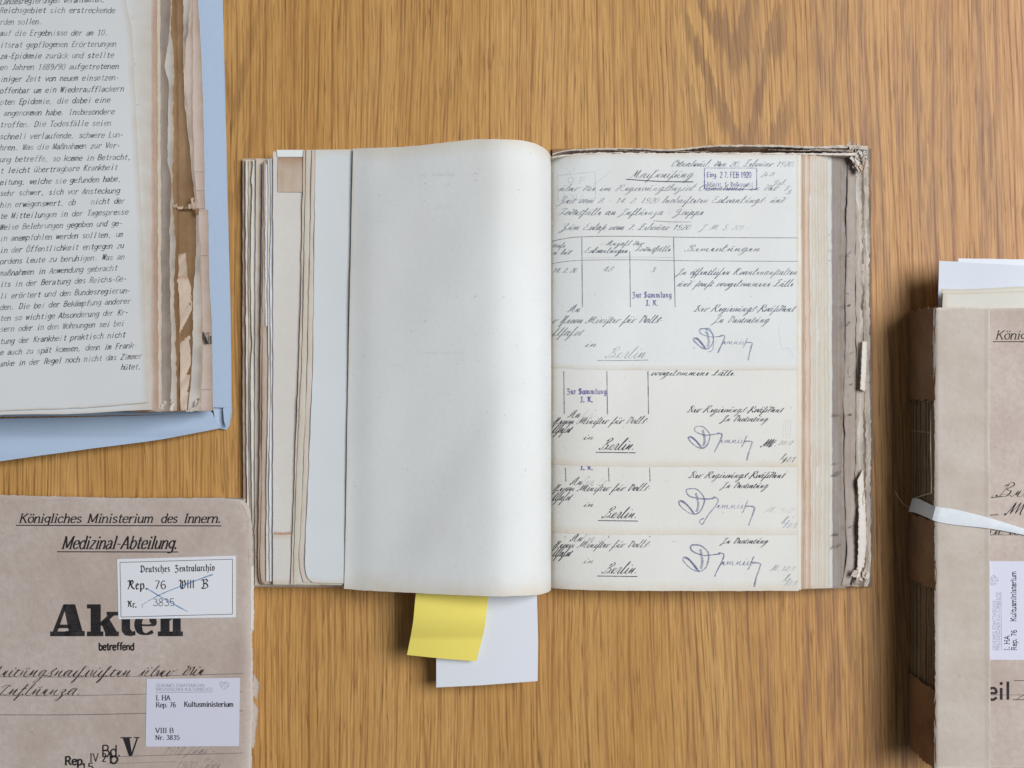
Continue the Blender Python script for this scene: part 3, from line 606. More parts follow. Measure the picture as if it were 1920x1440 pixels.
    def done(s, label=None):
        me = bpy.data.meshes.new(s.name); me.from_pydata(s.V, [], s.F); me.update()
        at = me.color_attributes.new('age', 'FLOAT_COLOR', 'POINT')
        at.data.foreach_set('color', [q for v in s.D for q in (v, v, v, 1)])
        o = link(s.name, me, s.mat, s.parent)
        if label: o['label'] = label
        o['kind'] = 'stuff'
        return o
def tube(name, pts, r, mat, parent, n=6, own=False):
    pts = smooth(pts, 6); base = Vector(pts[0]) if own else base_of(parent); V = []; F = []
    for i, p in enumerate(pts):
        a = Vector(pts[max(0, i-1)]); b = Vector(pts[min(len(pts)-1, i+1)]); d = (b-a).normalized()
        u = d.cross(Vector((0, 0, 1))); u = u.normalized() if u.length > 1e-4 else Vector((1, 0, 0)); w = d.cross(u)
        for k in range(n):
            t = 2*math.pi*k/n; q = Vector(p)+(u*math.cos(t)+w*math.sin(t))*r-base; V.append(tuple(q))
    for i in range(len(pts)-1):
        for k in range(n):
            a = i*n+k; b = i*n+(k+1) % n; F.append((a, b, b+n, a+n))
    F.append(tuple(range(n))[::-1]); F.append(tuple((len(pts)-1)*n+k for k in range(n)))
    me = bpy.data.meshes.new(name); me.from_pydata(V, [], F); me.update()
    for p in me.polygons: p.use_smooth = True
    at = me.color_attributes.new('age', 'FLOAT_COLOR', 'POINT'); at.data.foreach_set('color', [0, 0, 0, 1]*len(V))
    o = link(name, me, mat, parent)
    if own: o.location = base
    return o
# ------------------------------------------------------------ table
def make_table():
    me = bpy.data.meshes.new('table_top')
    x0, x1, y0, y1, h = -.95, 1.0, -.62, .62, .028
    b = .004
    V = [(x0+b, y0+b, 0), (x1-b, y0+b, 0), (x1-b, y1-b, 0), (x0+b, y1-b, 0), (x0, y0, -b), (x1, y0, -b), (x1, y1, -b), (x0, y1, -b),
         (x0, y0, -h), (x1, y0, -h), (x1, y1, -h), (x0, y1, -h)]
    F = [(0, 1, 2, 3), (11, 10, 9, 8)]
    for a, c in ((0, 4), (4, 8)):
        for k in range(4): F.append((a+(k+1) % 4, a+k, c+k, c+(k+1) % 4))
    me.from_pydata(V, [], F); me.update()
    o = link('table_top', me, M['wood'], None); tag(o, 'oak veneered table top with vertical grain under the files', kind='structure')
make_table()
W1 = N1(41); W2 = N1(42); W3 = N1(43)

# ------------------------------------------------------------ the open volume in the middle
VOL = empty('bound_volume', P(1033, 700, 0), 'open bound volume of old papers with one page arching up, centre of the table', 'book')
def zr(x, y):     # surface of the right hand pages, dipping into the gutter
    return .030-.0185*math.exp(-max(0, x-1033)/36)+.0004*W1(x/60+y/300)+.0005*W2(y/130)
core = sheet('page_block', *rect(1034, 292, 1498, 1104), lambda x, y: zr(x, y)-.0012, M['cream'], VOL, 40, 40, th=('z', .003),
             rag=(1, 1, 0, 0), seed=3)
# right hand sheets: each later one is longer, so the foot of each shows below the one above
GX = 1026
def rpage(y0, y1, dz, seed, xr=1498):
    T = [(GX, y0+4), (1050, y0), (1110, y0-1), (1250, y0-2), (xr, y0)]
    B = [(GX, y1-6), (1050, y1-4), (1110, y1-1), (1250, y1), (xr, y1)]
    return sheet('page', T, B, [T[0], B[0]], [T[-1], (xr+1, (y0+y1)/2), B[-1]], lambda x, y: zr(x, y)+dz, M['coolpage' if y1 < 700 else 'page'], VOL, 96, 40,
                 rag=(.4, .35, 0, .5), freq=(30, 30, 30, 30), seed=seed, age=(5, 1.2, 18, 3) if y1 < 1100 else (5, 8, 18, 5))
pg4 = rpage(296, 1108, .0002, 11); pg3 = rpage(294, 1003, .0005, 12, 1496.5)
pg2 = rpage(292, 875, .0008, 13, 1496); pg1 = rpage(290, 694, .0011, 14, 1495.5)
pg1['label'] = 'topmost right hand sheet with table, date stamp and blue signature'
pg2['label'] = 'second sheet from the top, foot with purple stamp showing'
pg3['label'] = 'third sheet, narrow foot with Berlin and signature showing'
pg4['label'] = 'lowest handwritten sheet at the foot of the page'

def surf(dz): return lambda x, y: zr(x, y)+dz
def address(I1, y, dx=0, pale=1.0, kx=1.0, y2=15, y3=28, y4=48, full=False):
    """An / Herrn Minister fuer Volkswohlfahrt / in / Berlin"""
    I1.hand('An', 1064+dx, y, 1086+dx, 7.5, thick=1.5, d=pale)
    if full: I1.hand('r Herrn Miniſter für Volks-', 1034, y+21, 1240, 7.0, d=pale, y1=y+20)
    else: I1.hand('Herrn Miniſter für Volks-', 1035, y+12, 1213+dx, 6.6, d=pale, y1=y+11)
    I1.hand('hlfahrt', 1034, y+y3, 1090 if full else 1068, 7.5, d=pale)
# --- first sheet
f1 = surf(.0011)
a = Ink('handwriting', I['penpale'], pg1, f1, seed=5)
a.hand('Osnabrück, den 20. Februar 1920.', 1258, 312, 1488, 6.0, thick=1.7)
a.hand('Nachweiſung', 1180, 333, 1297, 7.5, thick=1.9)
a.hand('über die im Regierungsbezirk Osnabrück in der', 1046, 358, 1457, 6.2, thick=1.4, y1=357)
a.hand('Zeit vom 8. - 14. 2. 1920 beobachteten Erkrankungs- und', 1046, 381, 1470, 6.2, thick=1.4, y1=380)
a.hand('Todesfälle an Influenza - Grippe', 1046, 403, 1317, 6.4, thick=1.8)
a.hand('Zum Erlaß vom 7. Februar 1920', 1050, 431, 1292, 6.2, thick=1.8)
a.hand('- I. M. S. 209 -', 1302, 431, 1402, 5.5, thick=1.0, d=.75)
a.hand('Woche', 1034, 464, 1058, 4.5, d=.8); a.hand('n bis', 1035, 477, 1068, 5, d=.85)
a.hand('Anzahl der', 1136, 460, 1205, 4.6, d=.85); a.hand('Erkrankungen', 1095, 474, 1176, 5.2, d=.95)
a.hand('Todesfälle', 1189, 471, 1256, 4.8, d=.8); a.hand('Bemerkungen', 1282, 471, 1424, 6, d=.95)
a.hand('14. 2. 20', 1035, 511, 1079, 5.5); a.hand('48', 1128, 509, 1147, 6.2); a.hand('3', 1217, 510, 1226, 6)
a.hand('In öffentlichen Krankenanſtalten', 1268, 515, 1493, 6.2, thick=1.8)
a.hand('und ſonſt vorgekommene Fälle', 1268, 537, 1486, 6.2, thick=1.8)
address(a, 585, full=True, y3=44)
a.hand('in', 1095, 650, 1118, 5.5)
a.hand('Der Regierungs-Präſident', 1300, 584, 1488, 6.6, thick=1.8)
a.hand('In Vertretung', 1336, 605, 1440, 6.6, thick=1.8)
a.hand('Béŕlin', 1133, 671, 1208, 10.5, thick=1.6, d=.62)
a.line([(1120, 676), (1165, 676), (1216, 675)], 1.3, .7)
a.line([(1225, 414), (1260, 416), (1296, 416)], 1.1, .8)
a.hand('In 21', 1428, 330, 1450, 4.5, d=.5); a.hand('Gzl.', 1448, 346, 1472, 4.5, d=.6); a.hand('z', 1473, 352, 1481, 5, d=.5); a.hand('B', 1472, 364, 1482, 4, d=.5)
a.done()
a = Ink('ruled_line', I['pen'], pg1, f1, lift=.00015, seed=6)
a.line([(1174, 336), (1235, 340), (1300, 341)], 1.9, .95)
a.line([(1033, 453), (1055, 448), (1091, 444), (1180, 443), (1300, 445), (1496, 446)], 1.2, .75)
a.line([(1033, 495), (1055, 491), (1091, 488), (1180, 487), (1300, 489), (1496, 490)], 1.1, .7)
a.line([(1090, 484), (1180, 482), (1262, 483)], .7, .35)
for x0, x1, ya in ((1091, 1092, 445), (1181, 1182, 471), (1263, 1266, 445)): a.line([(x0, ya), (x1, 576)], 1.3, .85, wob=.2)
a.done()
def stamp_text(k, x0, y, x1, xh, t, w=2.0):
    k.text(t, x0, y, x1, xh, font='frk', w=w, contrast=.55, nib=35, var=.2, serif=False)
a = Ink('stamp', I['purple'], pg1, f1, lift=.0002, seed=7)
stamp_text(a, 1185, 558, 1260, 7.2, 'Zur Sammlung'); stamp_text(a, 1211, 573, 1234, 6.6, 'I. N.', 2.3)
for p, q, dd in (((1321, 315), (1419, 315), .45), ((1419, 315), (1419, 355), .75), ((1419, 355), (1321, 354), .95), ((1321, 354), (1321, 315), .95)):
    a.line([p, q], 1.6, dd, wob=.35)
a.text('Eing.', 1325, 332, 1345, 6, w=1.5, contrast=.2, var=.3, serif=False)
a.text('2 7. FEB 1920', 1350, 333, 1409, 7, w=1.7, contrast=.15, var=.35, serif=False)
a.text('Minist. f. Volkswohl', 1326, 350, 1412, 6, font='frk', w=1.6, contrast=.5, nib=35, var=.6, serif=False, d=.6)
a.done('purple received stamp and purple note stamp')
a = Ink('stamp', I['pencil'], pg1, f1, lift=.00018, seed=8)
for p, q in (((1046, 329), (1116, 322)), ((1116, 322), (1117, 372)), ((1117, 372), (1046, 378)), ((1046, 378), (1046, 329))): a.line([p, q], 1.1, .38, wob=.5)
a.text('O. P.', 1063, 343, 1100, 7, w=1.1, contrast=.3, d=.42, var=.3, slant=.2)
a.text('I 20 4', 1056, 373, 1096, 6, w=1.1, d=.3, var=.4)
a.line([(1115, 345), (1148, 320)], .9, .25)
a.done('faint blue square stamp')
# --- signatures, pencil
def signature(k, ox, oy, sc=1.0, d=1.0, w=2.8, tail=1.0, loop=False):
    T = lambda pts: [(ox+x*sc, oy+y*sc) for x, y in pts]
    r = random.Random(int(ox*7+oy))
    J = lambda pts, a=.9: T([(x+r.uniform(-a, a), y+r.uniform(-a, a)) for x, y in pts])
    k.line(J([(73.5, 16.6), (60.5, 18.7), (42.3, 19.2), (24, 14), (16.2, 7.5), (17.5, 1), (26.6, -1.1), (37, 1), (47.5, 10.1), (51.4, 20.5), (50, 32.2), (44.9, 42.7),
              (37, 49.2), (26.6, 49.2), (16.2, 44), (5.8, 34.8), (1.1, 27), (4.5, 23.1), (11, 25.7), (21.4, 36.1), (29.2, 46.6), (33, 49)]), w*.85, d, wob=.35)
    k.line(J([(5, 24), (12, 27), (21.4, 36.1), (30, 47)], .3), w*1.35, d*.85)
    k.line(J([(34.5, 7.5), (37.6, 20.5), (39.1, 33.5), (35.8, 45.3)], .3), w*1.6, d*.8)
    if loop: k.line(J([(69, 15), (78, 19.2), (77.4, 25.7), (70.9, 36), (60.5, 49), (52.7, 62), (47.5, 68.7), (41.7, 66), (43.6, 61), (50, 57)]), w*.8, d, wob=.3)
    else: k.line(J([(69, 15), (79, 18), (76, 32), (68, 48), (62, 60)]), w*.9, d, wob=.3)
    k.hand('emnich', ox+74*sc, oy+38*sc, ox+138*sc, 7.5*sc, thick=1.7, thin=.8, d=d*.9, slant=.3)
    k.line(J([(131, 33.5), (149, 34.8), (147.7, 44), (142.5, 62), (138.6, 80*tail)]), w*1.0, d*.85, wob=.3)
a = Ink('signature', I['bluepencil'], pg1, f1, lift=.00022, seed=9)
a.line([(1322, 625), (1328, 615), (1335, 623), (1338, 640), (1336, 656), (1328, 660)], 1.8, .6)
a.done('blue crayon part of the signature')
a = Ink('signature', I['pencil'], pg1, f1, lift=.00021, seed=9)
signature(a, 1300, 617, .74, .95, 2.7)
a.line([(1460, 612), (1463, 640), (1468, 656), (1478, 652), (1487, 668)], 1.0, .3)
a.done()
# --- lower sheets
for par, dz, yb, xs, seed in ((pg2, .0008, 694, (1057, 1138, 1215), 21), (pg3, .0005, 875, (1060, 1141, 1218), 31), (pg4, .0002, 1003, (1059, 1141, 1218), 41)):
    fz = surf(dz)
    a = Ink('handwriting', I['pen'], par, fz, seed=seed)
    yA = {694: 783, 875: 909, 1003: 1015}[yb]
    address(a, yA, dx=0 if yb == 694 else 4, y3={694: 28, 875: 29, 1003: 28}[yb])
    a.hand('in', 1092, yA+41, 1112, 5)
    yB = {694: 843, 875: 971, 1003: 1075}[yb]; bx = {694: 1122, 875: 1127, 1003: 1127}[yb]
    a.hand('Béŕlin.', bx, yB, bx+66, 10, thick=2.4, thin=.7)
    if yb == 694: a.hand('vorgekommene Fälle.', 1219, 704, 1378, 6, thick=1.9)
    if yb < 1003:
        yR = {694: 773, 875: 896}[yb]; a.hand('Der Regierungs-Präſident', 1287+(yb > 700)*3, yR, 1466+(yb > 700)*3, 6.2, thick=1.8)
    yV = {694: 790, 875: 915, 1003: 1019}[yb]; a.hand('In Vertretung', 1352, yV, 1438, 5.8, thick=1.8)
    if yb == 694:
        a.hand('M', 1426, 838, 1446, 8, thick=3.2, thin=1.2); a.hand('k.', 1443, 837, 1455, 6, d=.8)
        a.hand('28/2', 1458, 834, 1484, 5, d=.6); a.hand('Kz', 1462, 862, 1474, 6, d=.6); a.hand('v7/1', 1467, 866, 1488, 6)
    a.done()
    a = Ink('ruled_line', I['pen'], par, fz, lift=.00015, seed=seed+1)
    yE = {694: 776, 875: 903, 1003: 1008}[yb]
    for x in xs: a.line([(x, yb+2), (x+1, yE)], 1.5, .9, wob=.2)
    uy = {694: 848, 875: 976, 1003: 1080}[yb]; ux = {694: 1117, 875: 1121, 1003: 1120}[yb]
    a.line([(ux, uy), (ux+75, uy+1)], 1.7, .95)
    a.done()
    if yb < 1003:
        a = Ink('stamp', I['purple'], par, fz, lift=.0002, seed=seed+2)
        if yb == 694: stamp_text(a, 1062, 739, 1138, 7.0, 'Zur Sammlung', 2.2); stamp_text(a, 1088, 754, 1112, 6.6, 'I. N.', 2.4)
        else: stamp_text(a, 1088, 881, 1112, 4.4, 'I. N.', 2.4)
        a.done('purple note stamp')
    a = Ink('signature', I['pencil'], par, fz, lift=.0002, seed=seed+3)
    if yb == 694: signature(a, 1290, 800, .80, 1, 2.7)
    elif yb == 875: signature(a, 1272, 917, .95, .95, 2.6, .9, True)
    else: signature(a, 1279, 1022, .98, 1.0, 3.0)
    if yb == 875: a.hand('M. 9/2', 1432, 961, 1485, 5.5, d=.4); a.hand('Kz', 1464, 982, 1478, 7, d=.55); a.hand('7/3', 1473, 990, 1490, 6, d=.6)
    if yb == 1003: a.hand('M. 12/3', 1444, 1070, 1487, 5.5, d=.6); a.hand('Kz', 1468, 1090, 1480, 7, d=.55); a.hand('7/3', 1474, 1098, 1490, 6, d=.6)
    if yb == 694:
        for i in range(4): a.line([(1470+i*4, 822), (1468+i*5, 800), (1474+i*4, 786)], .9, .25)
    a.done()
    a = Ink('pencil_note', I['lead'], par, fz, lift=.00019, seed=seed+4)
    a.hand({694: 'hz 3', 875: 'Ing Lo.', 1003: 'Reg. 12'}[yb], 1088, yA-1, 1138, 7, thick=1.1, thin=.6, d=.45)
    a.done()

# --- leaves fanning out on the right, lowest furthest out
def vcurve(*p): return smooth(list(p), 6)
def rleaf(name, R, z, mat, seed, rag=.8, curl=.0, fr=50, y0=291, y1=1105, L=1488, wave=.00025, tilt=.0, age=(8, 8, 0, 5), label=None, nv=240):
    T = [(L, y0), (R[0][0], R[0][1])]; B = [(L, y1), (R[-1][0], R[-1][1])]
    nz = N1(seed+5)
    def zf(x, y):
        return z+wave*nz.f(y/90.)-tilt*(x-1500)/100
    o = sheet(name, T, B, [(L, y0), (L, y1)], vcurve(*R), zf, mat, VOL, 8, nv, th=.0005, rag=(.5, .6, 0, rag), freq=(6, 6, 4, fr), seed=seed,
              age=age, curl=lambda u, v: curl*(u**6)*(1+.6*nz.f(v*14+3)))
    if label: o['label'] = label
    return o
rleaf('leaf', [(1502, 290), (1503, 700), (1502, 1106)], .0285, M['page'], 101, .3)
rleaf('leaf', [(1506, 290), (1507, 500), (1508, 900), (1507, 1105)], .0268, M['tan'], 102, .5)
rleaf('leaf', [(1510, 291), (1510, 500), (1511, 900), (1511, 1104)], .0250, M['peach'], 103, .8)
rleaf('leaf', [(1519, 291), (1518, 450), (1520, 700), (1520, 1104)], .0236, M['peach'], 104, .7)
rleaf('leaf', [(1535, 290), (1537, 700), (1536, 1103)], .0220, M['cream'], 105, .4)
rleaf('leaf', [(1546, 289), (1547, 600), (1549, 800), (1548, 1103)], .0208, M['cream'], 106, .6)
rleaf('leaf', [(1552, 289), (1553, 500), (1555, 800), (1556, 1103)], .0196, M['cream'], 107, .9)
rleaf('leaf', [(1559, 289), (1560, 600), (1561, 1102)], .0180, M['cool'], 108, .5)
for k, (x, z, mt) in enumerate(((1513.5, .0243, 'pale'), (1525, .0229, 'pale'), (1530.5, .0224, 'cream'), (1541, .0214, 'pale'), (1565, .0174, 'greypaper'), (1578, .0161, 'greybrown'), (1584, .0155, 'greypaper'))):
    rr = random.Random(k+70)
    rleaf('leaf', [(x, 290)]+[(x+rr.uniform(-1, 1), y) for y in range(360, 1060, 90)]+[(x, 1103)], z, M[mt], 170+k, .7, wave=.00025, fr=70)
gl = rleaf('leaf', [(1572, 288), (1571, 600), (1573, 1101)], .0168, M['greypaper'], 109, .6, wave=.0003)
g2 = rleaf('leaf', [(1592, 288), (1592, 600), (1590, 860), (1590, 1100)], .0150, M['greypaper'], 110, .9, wave=.0003)
rleaf('leaf', [(1610, 285), (1611, 700), (1612, 1098)], .0118, M['greypaper'], 111, .9, wave=.0004)
g3 = rleaf('leaf', [(1620, 283), (1622, 700), (1624, 1096)], .0100, M['greybrown'], 112, 1.0, wave=.0004)
def flap(name, L, R, z, mat, seed, rag=1.0, wave=.0012, th=.0006, y_open=0, nu=8, age=(6, 6, 4, 4), lip=.0012, label=None):
    nz = N1(seed+3)
    o = sheet(name, [L[0], R[0]], [L[-1], R[-1]], vcurve(*L), vcurve(*R), lambda x, y: z+wave*nz.f(y/45.), mat, VOL, nu, 200, th=th,
              rag=(.4, .4, rag, rag), freq=(4, 4, 40, 40), seed=seed, age=age, curl=lambda u, v: lip*((1-u)**3)-.0018*u*u)
    if label: o['label'] = label
    return o
flap('turned_edge', [(1590, 290), (1587, 450), (1585, 620), (1584, 690), (1581, 745), (1584, 800), (1583, 900), (1587, 1000), (1588, 1045), (1578, 1098)],
     [(1604, 290), (1606, 450), (1606, 600), (1605, 800), (1604, 900), (1606, 1000), (1604, 1060), (1592, 1098)], .0160, M['greybrown'], 121, .8, lip=.0003, wave=.0006)
flap('turned_edge', [(1603, 330), (1605, 430), (1604, 500), (1606, 700), (1605, 830), (1604, 900), (1606, 1000), (1604, 1050), (1597, 1097)],
     [(1611, 330), (1613, 430), (1616, 500), (1618, 640), (1617, 800), (1614, 900), (1620, 1000), (1620, 1060), (1612, 1098)], .0138, M['greybrown'], 122, 1.1, wave=.0008, lip=.0006)
flap('turned_edge', [(1617, 640), (1615, 690), (1613, 730)], [(1626, 640), (1624, 700), (1622, 734)], .0172, M['pale'], 123, .5)
flap('turned_edge', [(1608, 900), (1610, 960), (1609, 1030), (1606, 1085)], [(1618, 880), (1623, 960), (1624, 1020), (1617, 1090)], .0172, M['pale'], 124, .7)
for k, (x, z, mt) in enumerate(((1619, .0125, 'pale'), (1622, .0108, 'greybrown'), (1625, .0092, 'pale'), (1628, .0072, 'cover2'), (1631, .0055, 'cover2'), (1634, .0035, 'greybrown'))):
    rr = random.Random(k+7)
    R = [(x-4+(k-2)*.6, 279)]+[(x+(y-700)*.008+rr.uniform(-1.6, 1.6), y) for y in range(330, 1060, 60)]+[(x-2, 1100)]
    rleaf('leaf', R, z, M[mt], 130+k, 1.3, curl=.0022, fr=90, y0=280, y1=1098-k, L=1560, wave=.0011, nv=360, age=(10, 8, 0, 3))
# frayed head: cover edge standing behind a dark gap
def head_strip(name, T, B, z, zb, mat, seed, rag=1.0, lab=None):
    nz = N1(seed)
    T, B = smooth(T, 5), smooth(B, 5)
    o = sheet(name, T, B, [T[0], B[0]], [T[-1], B[-1]], lambda x, y: z+.0012*nz.f(x/30.), mat, VOL, 300, 3, th=('z', zb),
              rag=(rag, rag*.7, 0, 0), freq=(110, 90, 4, 4), seed=seed, age=(2, 2, 0, 0))
    if lab: o['label'] = lab
    return o
head_strip('cover_edge', [(1036, 288), (1060, 282), (1100, 279), (1180, 277), (1250, 280), (1300, 276), (1345, 272), (1450, 272), (1530, 275), (1580, 272), (1627, 274)],
           [(1036, 290), (1060, 284), (1100, 281.5), (1180, 280), (1250, 282.5), (1300, 279), (1345, 275), (1450, 275), (1530, 278), (1580, 277), (1627, 281)], .0205, .004, M['cover2'], 151, .8, 'frayed head edge of the back cover')
head_strip('leaf', [(1036, 294), (1100, 286.5), (1200, 286), (1250, 287), (1330, 286), (1400, 286), (1500, 287), (1560, 287), (1606, 286)],
           [(1036, 296), (1100, 289), (1200, 288.5), (1250, 289), (1330, 288.5), (1400, 289), (1500, 290), (1560, 291), (1606, 292)], .0240, .004, M['pale'], 152, .7)
head_strip('leaf', [(1150, 281), (1200, 283), (1260, 282.5), (1300, 284), (1330, 283)], [(1150, 282.5), (1200, 284.3), (1260, 284.2), (1300, 285.4), (1330, 284)], .0190, .004, M['greybrown'], 154, .5)
head_strip('leaf', [(1440, 280), (1500, 281), (1540, 279), (1600, 281)], [(1440, 281), (1500, 283), (1540, 283), (1600, 285)], .0195, .004, M['greybrown'], 156, .8)
sheet('back_cover', *rect(1036, 279, 1634, 1101), lambda x, y: .0032, M['spine'], VOL, 20, 60, th=.0026, rag=(1, 1, 0, 1), seed=155)
# crumpled corner scraps
rs = random.Random(77)
for k in range(34):
    cx, cy = rs.uniform(1588, 1624), rs.uniform(276, 316)
    if k >= 29: cx, cy = rs.uniform(1598, 1628), rs.uniform(1068, 1096)
    cx = max(cx, 1596+(cy-276)*.3) if k < 29 else cx
    w, h = rs.uniform(4, 9), rs.uniform(8, 24); t = rs.uniform(-.9, -.2) if k < 29 else rs.uniform(-.1, .5)
    q = lambda x, y: (cx+x*math.cos(t)-y*math.sin(t), cy+x*math.sin(t)+y*math.cos(t))
    z0 = rs.uniform(.017, .022)
    c = coons([q(-w/2, -h/2), q(w/2, -h/2)], [q(-w/2, h/2), q(w/2, h/2)], [q(-w/2, -h/2), q(-w/2, h/2)], [q(w/2, -h/2), q(w/2, h/2)], (1, 1, 1, 1), (5, 5, 5, 5), k)
    nz = N1(k*3)
    solid('torn_scrap', lambda u, v: P(*c(u, v), z0+.0012*nz.f(u*2+v*3)), 6, 10, .0003, M[rs.choice(['pinkgrey', 'pale', 'cover2', 'tan'])], VOL)
c = coons([(1590, 270), (1598, 257)], [(1585, 273), (1594, 271)], [(1590, 270), (1585, 273)], [(1598, 257), (1594, 271)])
solid('torn_scrap', lambda u, v: P(*c(u, v), .022+.001*u), 3, 3, .0003, M['pale'], VOL)
# pen ticks that run off onto the margins
for o, zz, xs, seed in ((g2, .0150, (1562, 1588), 161),):
    a = Ink('handwriting', I['pen'], o, lambda x, y: .0186, lift=.0004, seed=seed)
    for (x, y, t) in ((1563, 781, 'un'), (1562, 893, 'ill'), (1562, 1005, 'in'), (1562, 1027, 'z 2'), (1562, 872, 'v')): a.hand(t, x-4, y, x+10, 4.5, d=.8)
    for (x, y, x2, y2) in ((1552, 439, 1558, 441), (1552, 468, 1562, 472), (1551, 487, 1557, 489), (1561, 448, 1564, 456)): a.line([(x, y), (x2, y2)], .9, .6)
    a.done()
a = Ink('handwriting', I['brownink'], g3, lambda x, y: .0212, lift=.0004, seed=163)
for (x, y, t) in ((1585, 480, 'k'), (1586, 575, 'm'), (1586, 607, 'z'), (1592, 664, 'v'), (1588, 708, 'i'), (1590, 723, 'n'), (1588, 780, 'on'), (1589, 990, 'r')): a.hand(t, x, y, x+8, 4.5, d=.8)
for y in (480, 550): a.line([(1584, y), (1592, y+1)], 1.2, .7)
a.done()

# --- left hand side, rising stack of leaves
def lleaf(name, L, y0, y1, z, mat, seed, xr=None, rag=.5, curl=.0006, age=(8, 8, 3, 0), wave=.0004, label=None, fr=40, th=.0006, y1r=None):
    xr = xr or L[0][0]+170; nz = N1(seed+5)
    Lc = vcurve(*L)
    o = sheet(name, [Lc[0], (xr, y0)], [Lc[-1], (xr, y1r or y1)], Lc, [(xr, y0), (xr, y1r or y1)], lambda x, y: z+wave*nz.f(y/110.), mat, VOL, 14, 240, th=th,
              rag=(.3, .5, rag, 0), freq=(10, 10, fr, 3), seed=seed, age=age, curl=lambda u, v: curl*((1-u)**8))
    if label: o['label'] = label
    return o
sheet('page_block', *rect(520, 299, 1020, 1096), lambda x, y: interp([(520, .018), (580, .0205), (640, .0225), (700, .0235), (1000, .025), (1020, .012)], x), M['cream'], VOL, 40, 40, th=('z', .003), seed=201)
lleaf('front_cover', [(455, 297), (455, 600), (456, 900), (458, 1101)], 297, 1101, .0045, M['pinkgrey'], 202, 1020, th=.0040)
lleaf('leaf', [(460.5, 300), (461, 600), (462, 800), (465, 1099)], 300, 1099, .0072, M['page'], 203, xr=600, th=.0015)
lleaf('leaf', [(466, 301), (466, 600), (467, 800), (469, 1098)], 301, 1098, .0085, M['pale'], 213, xr=600)
lleaf('leaf', [(473, 300), (474, 310), (471, 340), (473, 355), (471, 420), (470, 500), (471, 600), (473, 645), (470, 700), (472, 900), (475, 1098)], 300, 1098, .0108, M['page'], 204, rag=.5, xr=620, th=.0012)
lleaf('leaf', [(480, 297), (479, 500), (478, 800), (478, 1097)], 297, 1098, .0128, M['pale'], 205, xr=640, th=.0009)
lleaf('leaf', [(492.5, 303), (490, 500), (489, 600), (486, 900), (484, 1070), (494, 1097)], 303, 1098, .0164, M['tan'], 206, xr=650)
lleaf('leaf', [(495, 303), (493, 500), (492, 600), (491, 900), (488, 1070), (497, 1095)], 303, 1097, .0176, M['pinkgrey'], 214, xr=650)
lleaf('paper_slip', [(498, 308), (497, 500), (498, 612)], 308, 612, .0184, M['bluewhite'], 207, xr=600, y1r=600, age=None)
lleaf('leaf', [(502, 298), (503, 350), (502, 500), (503, 700), (500, 900), (499, 1090)], 298, 1096, .0192, M['page'], 208, xr=660, th=.001)
lleaf('leaf', [(507, 297), (508, 420), (506, 500), (508, 700), (505, 900), (506, 1090)], 297, 1097, .0204, M['label'], 215, xr=660, age=None)
b7 = lleaf('leaf', [(512, 284), (512, 400), (512, 700), (511.5, 1096)], 281, 1098, .0222, M['pale'], 209, xr=690, age=(5, 14, 0, 0))
lleaf('leaf', [(569, 282), (563, 600), (560, 700), (552, 900), (545, 1096)], 281, 1098, .0240, M['pale'], 210, xr=740)
lleaf('leaf', [(574, 281), (568, 600), (565, 700), (556, 900), (550, 1096)], 280, 1098, .0248, M['cream'], 211, xr=750)
lleaf('leaf', [(585, 281), (578, 600), (576, 700), (566, 950), (561, 1050), (569, 1092)], 279, 1099, .0256, M['pale'], 216, xr=760)
lleaf('leaf', [(591, 281), (589, 500), (586, 700), (578, 900), (572, 1060), (586, 1092)], 279, 1096, .0264, M['cool'], 212, xr=780, age=(16, 18, 0, 0), y1r=1098)
o = sheet('repair_strip', [(519, 281), (569, 281)], [(520, 294), (569, 294)], [(519, 281), (520, 294)], [(569, 281), (569, 294)], lambda x, y: .0236, M['tissue'], VOL, 8, 4, th=.0004)
o['label'] = 'white repair strip at the head of the leaf'
o = sheet('pasted_slip', [(521, 295), (569, 295)], [(521, 360), (567, 360)], [(521, 295), (521, 360)], [(569, 295), (567, 360)], lambda x, y: .0233, M['tan'], VOL, 8, 8, th=.0003, age=(20, 0, 0, 0))
o['label'] = 'beige slip pasted below the white repair strip'
o = sheet('pasted_slip', [(512, 1001), (545, 1001)], [(512, 1096), (544, 1096)], [(512, 1001), (512, 1096)], [(545, 1001), (544, 1096)], lambda x, y: .0232, M['pale'], VOL, 8, 8, th=.0003, age=(3, 10, 0, 0))
a = Ink('stain', ink('rust_stain', lin(196, 132, 84), .75, .5), b7, lambda x, y: .0228, lift=.0004, seed=3)
a.line([(513, 999), (530, 1000), (546, 999)], 6, .35); a.line([(513, 1000), (530, 1000.5), (546, 999.5)], 2.5, .7); a.done()
